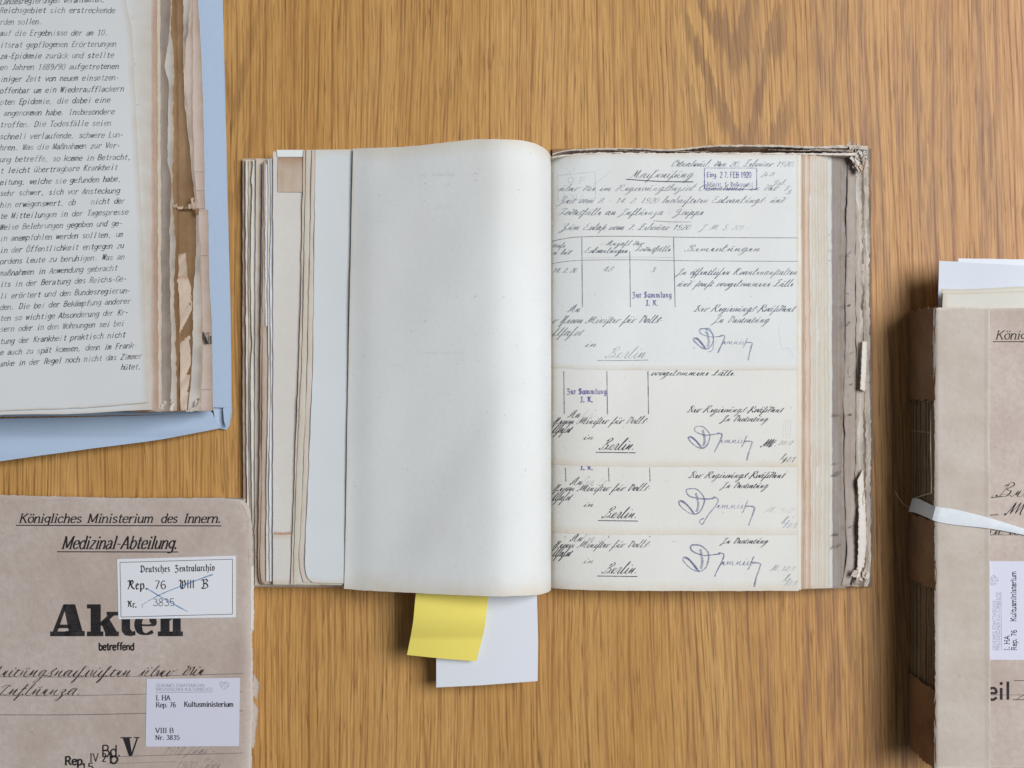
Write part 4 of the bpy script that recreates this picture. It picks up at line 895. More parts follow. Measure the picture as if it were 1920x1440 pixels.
# --- the arching page
LP = spl([(600, .0268), (650, .0283), (700, .0348), (760, .0412), (820, .0482), (880, .0549), (925, .0586), (955, .0580), (985, .0535), (1008, .0455), (1021, .036), (1029, .026), (1033, .016)], 8)
def zl(x, y):
    return interp(LP, x)+.0009*W3(y/150+x/90)*(1 if x < 1015 else max(0, (1033-x)/18))
Tl = smooth([(662, 278.5), (700, 277.5), (760, 275), (820, 269), (880, 262), (930, 261), (970, 262.5), (1000, 268), (1020, 278), (1029, 286), (1033, 293)], 6)
Bl = smooth([(645, 1104), (700, 1108), (760, 1111), (850, 1115.5), (930, 1118), (980, 1117), (1010, 1115), (1024, 1111.5), (1030, 1109), (1033, 1106)], 6)
arch = sheet('page', Tl, Bl, vcurve((662, 278.5), (659, 400), (655, 600), (651, 800), (648, 1000), (645, 1104)), [(1033, 293), (1033.6, 700), (1033, 1106)], zl, M['coolpage'], VOL,
             160, 60, th=.00015, rag=(.3, .3, .3, 0), freq=(30, 30, 20, 4), seed=220, age=(24, 32, 5, 3), ang=60)
arch['label'] = 'blank left page arching up and curling down into the gutter'
# underside: the leaf turned back beneath to the gutter
sheet('leaf', [(700, 283), (1026, 298)], [(690, 1102), (1026, 1102)], [(700, 283), (690, 1102)], [(1026, 298), (1026, 1102)],
      lambda x, y: interp(spl([(690, .0286), (800, .037), (880, .046), (940, .048), (990, .040), (1015, .024), (1026, .012)]), x), M['page'], VOL, 60, 10, th=.00015, age=(10, 10, 0, 0))
a = Ink('show_through', I['lead'], arch, zl, lift=.0001, seed=17)
for (x, y, t, xx) in ((785, 330, 'zur Sammlung', 850), (812, 392, 'Béŕlin', 846), (698, 418, 'In', 712), (830, 352, 'M', 842), (735, 622, '3', 742), (780, 664, 'vorgekommen', 872)):
    a.hand(t, x, y, xx, 5, thick=.9, thin=.4, d=.2)
a.done()
# ------------------------------------------------------------ slips sticking out of the open volume
def znote(x, y): return .036-.006*((y-1100)/180.)
o = sheet('paper_slip', [(828, 1075), (1000, 1080)], [(818, 1289), (900, 1285), (1008, 1277)], [(828, 1075), (818, 1180), (818, 1289)], [(1006, 1080), (1007, 1120), (1009, 1200), (1008, 1277)],
          lambda x, y: .030-.010*((y-1100)/180.)+.0008*math.sin((x-818)/190*3.1), M['white'], None, 24, 24, th=.0002, own=True)
tag(o, 'larger plain white slip hanging out below the arching page, partly under the yellow note', 'paper slip')
def zy(x, y):
    t = (y-1110)/120.
    return .0345-.004*t+.0036*math.sin(max(0, min(1, (y-1122)/75.))*math.pi)-.0012*((x-840)/60.)**2
o = sheet('sticky_note', [(786, 1080), (921, 1085)], [(763, 1228), (830, 1235), (893, 1240)], smooth([(786, 1080), (779, 1120), (774, 1170), (763, 1228)], 6),
          smooth([(921, 1085), (915, 1125), (908, 1180), (893, 1240)], 6), zy, M['yellow'], None, 24, 40, th=.00018, own=True)
tag(o, 'yellow sticky note bent over the white slip below the arching page', 'sticky note')

# ------------------------------------------------------------ blue tray folder, top left
T0 = empty('blue_folder', P(200, 400, 0), 'light blue card folder lying under the typewritten volume, top left', 'folder')
BZ = .0035
def bsheet(name, T, B, L, R, zf, seed, th=.0012, nu=30, nv=40, mat='blue'):
    return sheet(name, T, B, L, R, zf, M[mat], T0, nu, nv, th=th, seed=seed, rag=(.0, .3, 0, .25), freq=(10, 10, 6, 6))
bsheet('bottom_board', [(-280, -120), (396, -120)], [(-280, 786), (396, 776)], [(-280, -120), (-280, 786)], [(396, -120), (396, 776)], lambda x, y: BZ, 1, nu=4, nv=4, th=.003)
Rb = smooth([(414, -120), (417, 0), (422, 200), (427, 400), (432, 600), (434, 764)], 6)
bsheet('side_flap', [(360, -120), (414, -120)], [(388, 764), (434, 764)], [(360, -120), (388, 764)], Rb, lambda x, y: .0095+.0015*W1(y/200), 2)
Tb = smooth([(-280, 795), (0, 785), (150, 782), (300, 778), (396, 773), (401, 778)], 5)
Bb = smooth([(-280, 905), (0, 865), (150, 844), (300, 824), (412, 803)], 5)
bsheet('bottom_flap', Tb, Bb, [(-280, 795), (-280, 905)], [(401, 778), (407, 790), (412, 803)], lambda x, y: .005+.010*max(0, min(1, (y-778)/70.))-.0020*math.sin(min(1, max(0, (y-785)/35.))*3.1), 3, nu=60, nv=24)
bsheet('corner_gusset', [(399, 764), (434, 764)], [(411, 803), (424, 806)], [(399, 764), (404, 788), (411, 803)], [(434, 758), (435, 770), (430, 800), (424, 806)], lambda x, y: .0075-.0001*(x-400)-.00006*(y-764), 4, nu=10, nv=10)
bsheet('gusset_fold', [(418, 766), (434, 758)], [(420, 790), (426, 803)], [(418, 766), (420, 790)], [(434, 758), (432, 785), (426, 803)], lambda x, y: .0095, 5, nu=8, nv=8)

# ------------------------------------------------------------ typewritten volume, top left
TV = empty('bound_volume', P(150, 400, .0038), 'thick worn volume open at a typewritten page, lying on the blue folder', 'book')
def zt(x, y): return .0505+.0004*W1(y/160+x/240)
def tsheet(name, R, z, mat, seed, rag=.8, x0=-260, yb=775, ybl=None, curl=0, age=(0, 8, 0, 5), wave=.0005, th=.0005, nu=10, nv=260, fr=60, zf=None, label=None, Bp=None, y0=-110):
    R = vcurve(*R); nz = N1(seed+2)
    B = Bp or [(x0, ybl or yb), (R[-1][0], R[-1][1])]
    T = [(x0, y0), (R[0][0], y0)]; R = [(R[0][0], y0)]+R
    o = sheet(name, T, B, [(x0, y0), B[0]], R, zf or (lambda x, y: z+wave*nz.f(y/80.)), M[mat], TV, nu, nv, th=th, rag=(0, .7, 0, rag), freq=(8, 26, 6, fr), seed=seed, age=age,
              curl=lambda u, v: curl*u**7*(1+.7*nz.f(v*16)))
    if label: o['label'] = label
    return o
sheet('page_block', *rect(-260, -105, 281, 766), lambda x, y: .0475, M['cream'], TV, 20, 20, th=('z', .008), rag=(0, 1, 0, 1), seed=301)
tp = tsheet('page', [(236, 0), (247, 55), (250, 100), (252, 150), (256, 230), (262, 340), (267, 430), (271, 560), (276, 690), (279, 754)], .0505, 'typed', 302, .5, zf=zt,
            Bp=smooth([(-260, 785), (0, 771), (100, 767), (200, 762), (279, 754)], 6), nu=40, age=(0, 4, 0, 3), label='typewritten page in dark slanting type', wave=0, th=.00015, curl=.0)
tsheet('page', [(284, 0), (283, 150), (282, 330), (282, 600), (284, 768)], .0490, 'typed', 303, .4, Bp=smooth([(-260, 794), (0, 778), (120, 777), (284, 768)], 6), age=(0, 6, 0, 4), label='blank leaf edge showing beside the typewritten page')
tsheet('leaf', [(290, 0), (288, 150), (290, 500), (291, 770)], .0462, 'pinkgrey', 304, .6, x0=200, yb=770)
tsheet('leaf', [(294, 0), (295, 150), (296, 500), (297, 771)], .0445, 'tan', 305, .7, x0=200, yb=771)
tsheet('leaf', [(300, 0), (301, 300), (302, 500), (303, 772)], .0430, 'pale', 306, .8, x0=200, yb=771)
tsheet('leaf', [(318, 0), (319, 20), (317, 60), (313, 90), (309, 125), (315, 150), (316, 165), (314, 290), (319, 325), (321, 345), (318, 420), (319, 560), (320, 600), (321, 700), (318, 771)],
       .0412, 'greybrown', 307, .9, x0=200, yb=772, curl=.0015, wave=.0009)
tsheet('leaf', [(322, 0), (320, 40), (320, 62), (326, 110), (324, 200), (325, 260), (323, 330), (325, 400), (328, 470), (325, 560), (329, 610), (328, 650), (331, 700), (331, 770)],
       .0350, 'pale', 308, 1.2, x0=250, yb=772, curl=.0018, wave=.0008, fr=90)
tsheet('leaf', [(330, 0), (334, 200), (335, 400), (334, 560), (336, 770)], .0322, 'brown', 309, .7, x0=260, yb=773)
tsheet('leaf', [(343, 0), (343, 60), (344, 110), (347, 200), (354, 260), (360, 330), (367, 388), (368, 420), (367, 470), (362, 560), (360, 680), (352, 770)], .0298, 'brown', 310, .9, x0=260, yb=773, wave=.0009, curl=.001)
def scrap(name, T, B, L, R, z, mat, seed, th=.0003, wave=.0006, rag=.6, par=None, age=(3, 3, 3, 3), nu=10, nv=40):
    nz = N1(seed); T, B, L, R = (smooth(q, 4) for q in (T, B, L, R))
    return sheet(name, T, B, L, R, lambda x, y: z+wave*nz.f(y/18.+x/14.), M[mat], par or TV, nu, nv, th=th, rag=(rag,)*4, freq=(12, 12, 24, 24), seed=seed, age=age)
scrap('torn_scrap', [(331, 521), (343, 519), (353, 521)], [(338, 770), (350, 770)], [(331, 521), (336, 570), (337, 690), (338, 770)], [(353, 521), (360, 560), (358, 680), (350, 770)], .0316, 'peach', 331)
scrap('torn_scrap', [(328, 478), (349, 474)], [(333, 520), (352, 522)], [(328, 478), (333, 520)], [(349, 474), (352, 522)], .0313, 'tan', 332)
for k, q in enumerate(((324, 384, 9, 6), (332, 388, 12, 5), (343, 386, 10, 7), (352, 383, 9, 9), (360, 379, 8, 14), (358, 372, 5, 18), (366, 392, 7, 12))):
    x, y, w, h = q
    scrap('torn_scrap', [(x, y), (x+w, y-2)], [(x+1, y+h), (x+w-1, y+h-1)], [(x, y), (x+1, y+h)], [(x+w, y-2), (x+w-1, y+h-1)], .0325+.0006*k, ('tan', 'peach', 'brown', 'tan')[k % 4], 340+k, wave=.0008, nu=6, nv=10)
tsheet('leaf', [(357, 0), (353, 40), (352, 62), (347, 100), (350, 180), (357, 240), (362, 290), (365, 340), (371, 390), (374, 470), (377, 600), (377, 690), (374, 770)], .0255, 'pale', 311, .9, x0=300, yb=773, curl=.0022, wave=.0009, fr=90)
tsheet('leaf', [(362, 0), (361, 100), (362, 250), (369, 390), (376, 470), (379, 600), (379, 690), (376, 770)], .0232, 'pinkgrey', 312, .8, x0=300, yb=773, curl=.001)
cv = tsheet('front_cover', [(370, 0), (373, 50), (376, 100), (379, 180), (381, 250), (383.5, 388), (389, 393), (389.5, 420), (391, 520), (395, 590), (396.5, 640), (398, 770)], .0195, 'pinkgrey', 313, .25, x0=250, yb=775, age=(0, 5, 0, 2),
            label='pinkish board edge with heavy black letter and ruled lines', th=.002)
zc = lambda x, y: .0208
a = Ink('printing', I['black'], cv, zc, lift=.0006, seed=1)
a.poly([(377, 622), (382.5, 622), (391.5, 645), (385.5, 645)]); a.poly([(377.4, 622), (378.6, 622), (379.6, 644), (378.4, 644)])
a.poly([(390.2, 625), (391.4, 625), (391.4, 644), (390.4, 644)]); a.poly([(387, 623.5), (394.5, 623.5), (394.5, 624.8), (387, 624.8)])
a.poly([(393.8, 630), (396.4, 629), (396.6, 645), (394.2, 645)]); a.done()
a = Ink('ruled_line', I['rule'], cv, zc, lift=.0006, seed=2)
for x0, x1, y in ((364, 383, 322), (364, 383, 357), (370, 384, 391), (370, 390, 479), (376, 397, 730)): a.line([(x0, y), (x1, y)], 1, .7)
a.done()
# crumpled foot corners
for k, (x, y, w, h, z) in enumerate(((303, 758, 8, 12, .044), (308, 752, 6, 16, .0425), (315, 750, 6, 20, .041), (321, 756, 8, 14, .038), (366, 752, 4, 18, .029), (369, 748, 5, 20, .027), (372, 756, 6, 14, .026), (352, 766, 14, 6, .031))):
    scrap('torn_scrap', [(x, y), (x+w, y-2)], [(x-4, y+h), (x+w-5, y+h)], [(x, y), (x-4, y+h)], [(x+w, y-2), (x+w-5, y+h)], z, ('pale', 'cover2', 'greybrown')[k % 3], 360+k, wave=.0016, nu=6, nv=12)
LN = [(8, 3, 197, 'Landesregierungen veranlaßten,'), (24, 24, 215, 'Reichsgebiet sich erstreckende'), (46, 45, 79, 'rden sollen.'), (67, 66, 203, 'auf die Ergebnisse der am 10.'),
 (89, 87, 218, 'itsrat gepflogenen Erörterungen'), (110, 108, 213, 'za-Epidemie zurück und stellte'), (131, 129, 222, 'en Jahren 1889/90 aufgetretenen'), (153, 150, 223, 'iniger Zeit von neuem einsetzen-'),
 (175, 171, 232, 'offenbar um ein Wiederaufflackern'), (196, 192, 206, 'pten Epidemie, die dabei eine'), (217, 214, 214, ' angenommen habe. Insbesondere'), (239, 235, 208, 'troffen. Die Todesfälle seien'),
 (261, 257, 231, 'schnell verlaufende, schwere Lun-'), (282, 277, 225, 'hren. Was die Maßnahmen zur Ver-'), (304, 299, 246, 'ung betreffe, so komme in Betracht,'), (325, 318, 220, 't leicht übertragbare Krankheit'),
 (347, 340, 227, 'eitung, welche sie gefunden habe,'), (367, 362, 224, 'sehr schwer, sich vor Ansteckung'), (389, 381, 234, 'hin erwägenswert, ob    nicht der'), (410, 402, 240, 'te Mitteilungen in der Tagespresse'),
 (431, 423, 229, 'Weise Belehrungen gegeben und ge-'), (452, 444, 230, 'in anempfohlen werden sollten, um'), (474, 465, 232, 'in der Öffentlichkeit entgegen zu'), (495, 486, 233, 'ordens Leute zu beruhigen. Was an'),
 (517, 507, 220, 'maßnahmen in Anwendung gebracht'), (538, 527, 237, 'its in der Beratung des Reichs-Ge-'), (560, 549, 244, 'li erörtert und den Bundesregierun-'), (581, 569, 245, 'den. Die bei der Bekämpfung anderer'),
 (602, 590, 240, 'ten so wichtige Absonderung der Kr-'), (622, 611, 233, 'sern oder in den Wohnungen sei bei'), (645, 632, 235, 'tung der Krankheit praktisch nicht'), (666, 652, 257, 'e auch zu spät kommen, denn im Frank-'),
 (687, 672, 266, 'anke in der Regel noch nicht das Zimmer')]
a = Ink('typewriting', I['type'], tp, zt, seed=11)
for y0, y1, x1, t in LN:
    a.text(t, -1, y0, x1, 6.8, slant=.30, w=1.5, contrast=.2, mono=True, y1=y1, var=.55, jit=.4)
a.text('hütet,', 226, 693, 265, 6.8, slant=.30, w=1.5, contrast=.2, mono=True, y1=692, var=.4, jit=.35)
a.done()
a = Ink('dirt_spot', I['crack'], tp, zt, seed=12)
for x, y in ((249, 33), (254, 120), (258, 196)): a.disc(x, y, 1.2, .8)
a.done()

# ------------------------------------------------------------ file cover, bottom left
FZ = .0235
FL = empty('file_folder', P(200, 1250, 0), 'worn grey brown file with heavy black title print and two white labels, bottom left', 'file')
def fsheet(name, T, B, L, R, z, mat, seed, rag=(.6, .3, 0, .8), th=.0008, age=None, nu=30, nv=80, par=None, fr=(60, 20, 10, 70), zf=None, curl=None):
    return sheet(name, smooth(T, 5), smooth(B, 5), smooth(L, 5), smooth(R, 5), zf or (lambda x, y: z), M[mat], par or FL, nu, nv, th=th, rag=rag, freq=fr, seed=seed, age=age, curl=curl)
fsheet('page_block', [(-110, 938), (453, 938)], [(-110, 1800), (453, 1800)], [(-110, 938), (-110, 1800)], [(453, 938), (453, 1800)], .0195, 'pale', 401, th=('z', .0006))
for k, (x, z, mt) in enumerate(((468, .0200, 'pale'), (471, .0208, 'cream'), (473, .0216, 'pale'))):
    rr = random.Random(40+k)
    R = [(x-14, 944), (x-2, 975), (x, 1040)]+[(x+rr.uniform(-1.5, 2), y) for y in range(1080, 1440, 45)]+[(x-2, 1800)]
    fsheet('leaf', [(200, 944), (x-14, 944)], [(200, 1800), (x-2, 1800)], [(200, 944), (200, 1800)], R, z, mt, 402+k, rag=(.3, 0, 0, 1.0), nu=6, nv=260, fr=(10, 10, 10, 160), curl=lambda u, v: .0003*u**6)
Rc = [(452, 937), (462, 944), (468, 955), (471, 975), (473, 1010), (474, 1050), (471.5, 1100), (470.5, 1200), (470, 1290), (471, 1330), (469, 1370), (467, 1440), (467, 1800)]
def zfc(x, y): return FZ+.0004*W2(x/170+3)+.0004*W3(y/140)
fc = fsheet('front_cover', [(-110, 925), (0, 928), (100, 931), (250, 934), (400, 934), (452, 937)], [(-110, 1800), (467, 1800)], [(-110, 925), (-110, 1800)], Rc, FZ, 'cover', 405,
            rag=(.9, 0, 0, .9), age=(9, 0, 0, 9), nu=120, nv=300, fr=(70, 20, 10, 110), zf=zfc, curl=lambda u, v: -.0016*max(0, (u-.965)/.035)**2)
for q in (([(476, 1262), (487, 1283)], [(474, 1303), (482, 1312)], .0205), ([(474, 1312), (485, 1330)], [(472, 1402), (476, 1404)], .0195), ([(471, 1060), (476, 1062)], [(470, 1180), (476, 1182)], .0222)):
    T, B, z = q
    o = fsheet('torn_scrap', T, B, [T[0], B[0]], [T[1], B[1]], z, 'pinkgrey' if z < .021 else 'page', int(z*1e5), rag=(.5, .5, .4, .8), nu=6, nv=30, th=.0003, age=(3, 3, 0, 4))
# scuffs and creases at the worn corner
a = Ink('crease', I['crack'], fc, zfc, lift=.00025, seed=4)
a.line([(448, 940), (458, 955), (463, 975), (466, 1000)], .8, .5); a.line([(455, 948), (465, 970), (468, 990)], .8, .5)
a.line([(440, 938), (455, 962), (462, 990)], .5, .3); a.disc(85, 1215, 1, .5); a.disc(60, 1373, 1.3, .8); a.line([(467, 1030), (466, 1060)], 1, .5)
a.line([(0, 940), (12, 944), (30, 941)], .6, .4); a.line([(60, 933), (90, 938), (125, 936)], .6, .3)
a.done()
a = Ink('printing', I['black'], fc, zfc, lift=.0002, seed=5)
a.text('Königliches', 35, 980, 152, 11, slant=.26, w=2.8, contrast=.5, nib=8)
a.text('Ministerium', 163, 980, 287, 11, slant=.26, w=2.8, contrast=.5, nib=8)
a.text('des', 301, 980, 332, 11, slant=.26, w=2.8, contrast=.5, nib=8)
a.text('Innern.', 344, 980, 414, 11, slant=.26, w=2.8, contrast=.5, nib=8)
a.line([(30, 985), (415, 986)], 1.9); a.line([(107, 1034.5), (334, 1035)], 1.9)
a.text('Medizinal-Abteilung.', 115, 1029, 332, 15.5, slant=.3, w=3.5, contrast=.6, nib=8)
# heavy slab title
def slab(pts): a.poly(pts)
bl = 1193
slab([(94, bl), (94, bl-9), (131, bl-9), (131, bl)]); 
slab([(123, bl), (123, bl-10), (159, bl-10), (159, bl)]); slab([(99, bl-9), (119, 1133), (126, 1133), (108, bl-9)])
slab([(119, 1133), (141, 1133), (155, bl-9), (129, bl-9)]); slab([(108, 1171), (108, 1178), (134, 1178), (134, 1171)])
slab([(163, bl), (163, bl-9), (170, bl-9), (170, bl-52), (163, bl-52), (163, bl-60), (189, bl-60), (189, bl-9), (194, bl-9), (194, bl)])
slab([(200, 1147), (222, 1147), (222, 1154), (214, 1154), (203, 1164), (189, 1174), (189, 1166), (202, 1154), (200, 1154)])
slab([(192, 1166), (205, 1160), (219, bl-9), (223, bl-9), (223, bl), (197, bl), (197, bl-7), (191, 1172)])
slab([(228, 1135), (244, 1135), (244, bl-14), (248, bl-9), (254, bl-10), (254, bl-2), (244, bl), (234, bl-2), (228, bl-10)])
slab([(222, 1147), (254, 1147), (254, 1154), (222, 1154)])
a.strip(smooth([(264, 1172), (286, 1171), (284, 1156), (273, 1151), (264, 1156), (259, 1170), (263, 1184), (274, 1189), (287, 1184)], 8), lambda dx, dy, t: 3.5+11*abs(dy)**1.5*(1 if t > .35 else .9))
slab([(296, bl), (296, bl-9), (301, bl-9), (301, 1155), (295, 1155), (295, 1147), (318, 1147), (318, bl-9), (322, bl-9), (322, bl)])
slab([(318, 1158), (322, 1150), (332, 1147), (339, 1153), (339, bl-9), (343, bl-9), (343, bl), (319, bl), (319, bl-9), (324, bl-9), (324, 1160), (318, 1164)])
a.text('betreffend', 185, 1219, 252, 9, w=3.0, contrast=.1, serif=False)
a.text('Bd.', 190, 1418, 227, 13.5, w=3.0, contrast=.15, serif=False)
a.text('b', 205, 1431, 222, 13, w=4.2, contrast=.15, serif=False, d=.9)
slab([(226, 1382), (247, 1382), (247, 1384), (243, 1384), (248, 1417), (242, 1418), (230, 1384), (226, 1384)])
slab([(251, 1382), (262, 1382), (262, 1384), (259, 1384), (248, 1417), (246, 1413), (256, 1384), (251, 1384)])
a.text('Rep.', 121, 1434, 160, 10, w=3.6, contrast=.25, nib=8)
a.text('IV 2', 168, 1428, 200, 10, w=2.6, contrast=.3, d=.9, var=.3)
a.text('15', 152, 1446, 176, 10, w=2.6, contrast=.2)
a.done('black title printing')
a = Ink('ruled_line', I['rule'], fc, zfc, lift=.00018, seed=6)
a.line([(-60, 1269), (200, 1269), (455, 1263)], 1.1, .8); a.line([(-60, 1304), (150, 1304), (455, 1297)], 1.1, .8); a.line([(-60, 1340), (150, 1340), (456, 1333)], 1.3, .9)
a.line([(185, 1420), (275, 1417), (455, 1412)], 1.1, .8); a.line([(200, 1432), (330, 1428)], .9, .5); a.done()
a = Ink('handwriting', I['brownink'], fc, zfc, lift=.00022, seed=7)
a.hand('Zeitungsnachrichten', -24, 1268, 243, 11.5, thick=2.5, thin=.7, slant=.7, var=.05, tall=.85)
a.hand('über', 258, 1268, 322, 11.5, thick=2.5, thin=.7, slant=.7, var=.05, tall=.85)
a.hand('die', 340, 1266, 380, 11.5, thick=2.5, thin=.7, slant=.7, var=.05, tall=.85)
a.hand('Influenza.', -8, 1303, 150, 11.5, thick=2.5, thin=.7, slant=.7, var=.05, tall=.85)
a.done()
a = Ink('pencil_note', I['lead'], fc, zfc, lift=.00022, seed=8)
a.hand('1918 Juni -', 304, 1414, 400, 9, thick=1.3, thin=.9, d=.75); a.hand('1920 Juni', 326, 1441, 410, 9, thick=1.3, thin=.9, d=.6); a.done()
# label with border
lb = fsheet('label', [(219.5, 1048.5), (442, 1042)], [(222, 1161), (442, 1157.5)], [(219.5, 1048.5), (222, 1161)], [(442, 1042), (442, 1157.5)], 0, 'label', 421, rag=(0, 0, 0, 0), th=.0003, nu=20, nv=12, zf=lambda x, y: zfc(x, y)+.0005)
lb['label'] = 'white bordered label with blackletter print crossed out in blue'
zlb = lambda x, y: zfc(x, y)+.0005
a = Ink('printing', I['black'], lb, zlb, lift=.00015, seed=9)
for p, q in (((225, 1054.5), (436, 1048.5)), ((436, 1048.5), (436, 1151.5)), ((436, 1151.5), (227, 1157)), ((227, 1157), (225, 1054.5))): a.line([p, q], 1.1, .8)
F = dict(font='frk', contrast=.65, nib=38, serif=False)
a.text('Deutsches', 262, 1073, 319, 8.2, w=2.2, y1=1072, **F); a.text('Zentralarchiv', 327, 1072, 403, 8.2, w=2.2, y1=1070, **F)
a.text('Rep.', 238, 1105, 278, 11, w=3.0, **F); a.text('76', 289, 1104, 312, 10, w=2.0, contrast=.5, nib=8)
a.text('V', 334, 1104, 350, 11, w=2.7, **F); a.text('III', 350, 1103, 365, 10.6, w=2.0, contrast=.2, serif=False); a.text('B', 376, 1103, 393, 11, w=2.8, **F)
a.text('Nr.', 238, 1139, 257, 8, w=2.4, **F); a.done()
a = Ink('typewriting', I['type'], lb, zlb, lift=.00018, seed=10)
a.text('3835', 286, 1136, 328, 9, w=1.4, contrast=.1, mono=True, d=.8, serif=False); a.disc(267, 1138, 1); a.done()
a = Ink('crayon_cross', I['bluepencil'], lb, zlb, lift=.0002, seed=11)
a.line([(265, 1135), (300, 1115), (350, 1095), (399, 1077)], 1.9, .95, wob=.5); a.line([(275, 1103), (310, 1124), (352, 1147)], 1.8, .95, wob=.5); a.done()
lb2 = fsheet('label', [(275, 1273), (450, 1271)], [(273, 1400), (448, 1399)], [(275, 1273), (273, 1400)], [(450, 1271), (448, 1399)], 0, 'label2', 422, rag=(0, 0, 0, 0), th=.0003, nu=16, nv=12, zf=lambda x, y: zfc(x, y)+.0005)
lb2['label'] = 'plain lilac white archive label'
def archive_label(lbl, zz, ox, oy, sc=1.0, rot=None, seed=12):
    X = lambda x: ox+(x-275)*sc; Y = lambda y: oy+(y-1273)*sc
    a = Ink('printing', I['black'], lbl, zz, lift=.00015, seed=seed)
    K = dict(contrast=.55, nib=8, rot=rot)
    a.text('I. HA', X(292), Y(1313), X(320), 6.2*sc, w=1.7, **K); a.text('Rep. 76', X(292), Y(1326), X(330), 6*sc, w=1.6, **K)
    a.text('Kultusministerium', X(345), Y(1325), X(438), 6.2*sc, w=1.9, **K)
    a.text('VIII B', X(291), Y(1374), X(326), 6*sc, w=1.7, **K); a.text('Nr. 3835', X(291), Y(1387), X(337), 5.6*sc, w=1.6, **K); a.done()
    a = Ink('printing', I['greyprint'], lbl, zz, lift=.00016, seed=seed+1)
    a.text('GEHEIMES STAATSARCHIV', X(292), Y(1288), X(384), 3.8*sc, w=.9, contrast=.3, rot=rot, serif=False)
    a.text('PREUSSISCHER KULTURBESITZ', X(292), Y(1295.5), X(399), 3.8*sc, w=.9, contrast=.3, rot=rot, serif=False)
    def R(p):
        if not rot: return p
        rx, ry, ra = rot; ca, sa = math.cos(ra), math.sin(ra); qx, qy = p[0]-rx, p[1]-ry
        return (rx+qx*ca+qy*sa, ry-qx*sa+qy*ca)
    a.line([R((X(292), Y(1298.5))), R((X(399), Y(1297.5)))], .9, .9)
    # small heraldic bird
    for st in ([(421, 1279), (420, 1285), (421, 1292)], [(420, 1283), (415, 1278), (412, 1282), (415, 1287)], [(415, 1280), (417, 1288)], [(421, 1283), (426, 1280), (430, 1284), (426, 1288)],
               [(426, 1281), (424, 1289)], [(420, 1279), (423, 1278), (424, 1280)], [(418, 1292), (424, 1292)], [(413, 1284), (416, 1290)], [(429, 1285), (425, 1291)]):
        a.line([R((X(x), Y(y))) for x, y in st], 1.0*sc, .75)
    a.done()
archive_label(lb2, zlb, 275, 1273)

# ------------------------------------------------------------ tied bundle, right
BN = empty('file_bundle', P(2000, 1000, 0), 'thick tied bundle in a grey brown cover with exposed stitched spine, right edge', 'file bundle')
CZ = .0535
kx = (H-.053)/H/S
XW = (1752-960)*kx; YT = (720-580)*kx; YB = (720-1436)*kx
rb = random.Random(5)
for k in range(12):
    z0 = .0018+k*.00415; z1 = z0+.0040; dx = rb.uniform(-.0006, .0008); nz = N1(500+k); y_t = YT-rb.uniform(0, .0012); y_b = YB+rb.uniform(0, .0012)
    prof = [(1, z0), (.004, z0), (.0006, z0+.0008), (0, (z0+z1)/2), (.0006, z1-.0008), (.004, z1), (1, z1)]
    V = []; Fc = []; ny = 60
    for j in range(ny+1):
        y = y_t+(y_b-y_t)*j/ny
        for a_, zz in prof:
            V.append((XW+dx+(a_ if a_ < .9 else .208)+.0003*nz.f(j*.35)-BN.location.x, y-BN.location.y, zz+.0003*nz(j*.2+9)-BN.location.z))
    n = len(prof)
    for j in range(ny):
        for i in range(n): Fc.append((j*n+i, (j+1)*n+i, (j+1)*n+(i+1) % n, j*n+(i+1) % n))
    Fc.append(tuple(range(n))); Fc.append(tuple(ny*n+i for i in range(n))[::-1])
    me = bpy.data.meshes.new('section'); me.from_pydata(V, [], Fc); me.update(); me.color_attributes.new('age', 'FLOAT_COLOR', 'POINT').data.foreach_set('color', [0, 0, 0, 1]*len(V))
    for p in me.polygons: p.use_smooth = True
    me.set_sharp_from_angle(angle=math.radians(50))
    link('section', me, M['fold'], BN)
def Yw(py, z=.0530): return (720-py)*(H-z)/H/S
for k, (ya, yb_) in enumerate(((577, 752), (976, 1104), (1292, 1440))):
    nz = N1(600+k); n2 = N1(610+k)
    def fn(u, v, ya=ya, yb_=yb_, nz=nz, n2=n2):
        z = .0545-.0535*u
        y = Yw(ya)+(Yw(yb_)-Yw(ya))*v + (.0007*nz.f(u*14)*(1 if .02 < v < .98 else 1.6))*(1-abs(2*v-1)*0)
        return (XW-.0016-.0008*math.sin(u*3.14)+.0005*n2.f(u*3+v*4)+.0018*(1-u)**8, y, z)
    o = solid('spine_wrapper', lambda u, v: fn(1-v, u), 60, 40, .0003, M['spine'], BN)
    # thickness of a near-vertical sheet: push inward instead of down
    me = o.data; nn = 61*41
    for i in range(nn):
        me.vertices[nn+i].co = me.vertices[i].co+Vector((.0004, 0, 0))
# cover board and the folded spine strip over it
def zcv(x, y): return CZ+.0004*W1(x/150)+.0004*W2(y/170)
cb = sheet('front_cover', [(1757, 579), (2310, 575)], [(1757, 1440), (2310, 1440)], [(1757, 579), (1757, 1440)], [(2310, 575), (2310, 1440)], zcv, M['cover'], BN, 100, 120, th=.0010,
           rag=(.7, .5, 0, 0), freq=(60, 60, 10, 10), seed=431, age=(5, 5, 0, 0))
Ls = smooth([(1751, 578), (1750, 650), (1752, 760), (1753, 860), (1752, 950), (1753, 1050), (1752, 1120), (1754, 1250), (1752, 1330), (1752, 1442)], 5)
Rs = smooth([(1856, 577), (1855, 800), (1856, 950), (1856, 1150), (1857, 1300), (1857, 1442)], 5)
nzs = N1(77)
def zst(x, y):
    e = max(0, 1-(x-1750)/11.)
    return CZ+.0017+.0004*W1(x/40)+.0004*nzs.f(y/60.)-.0022*e*e
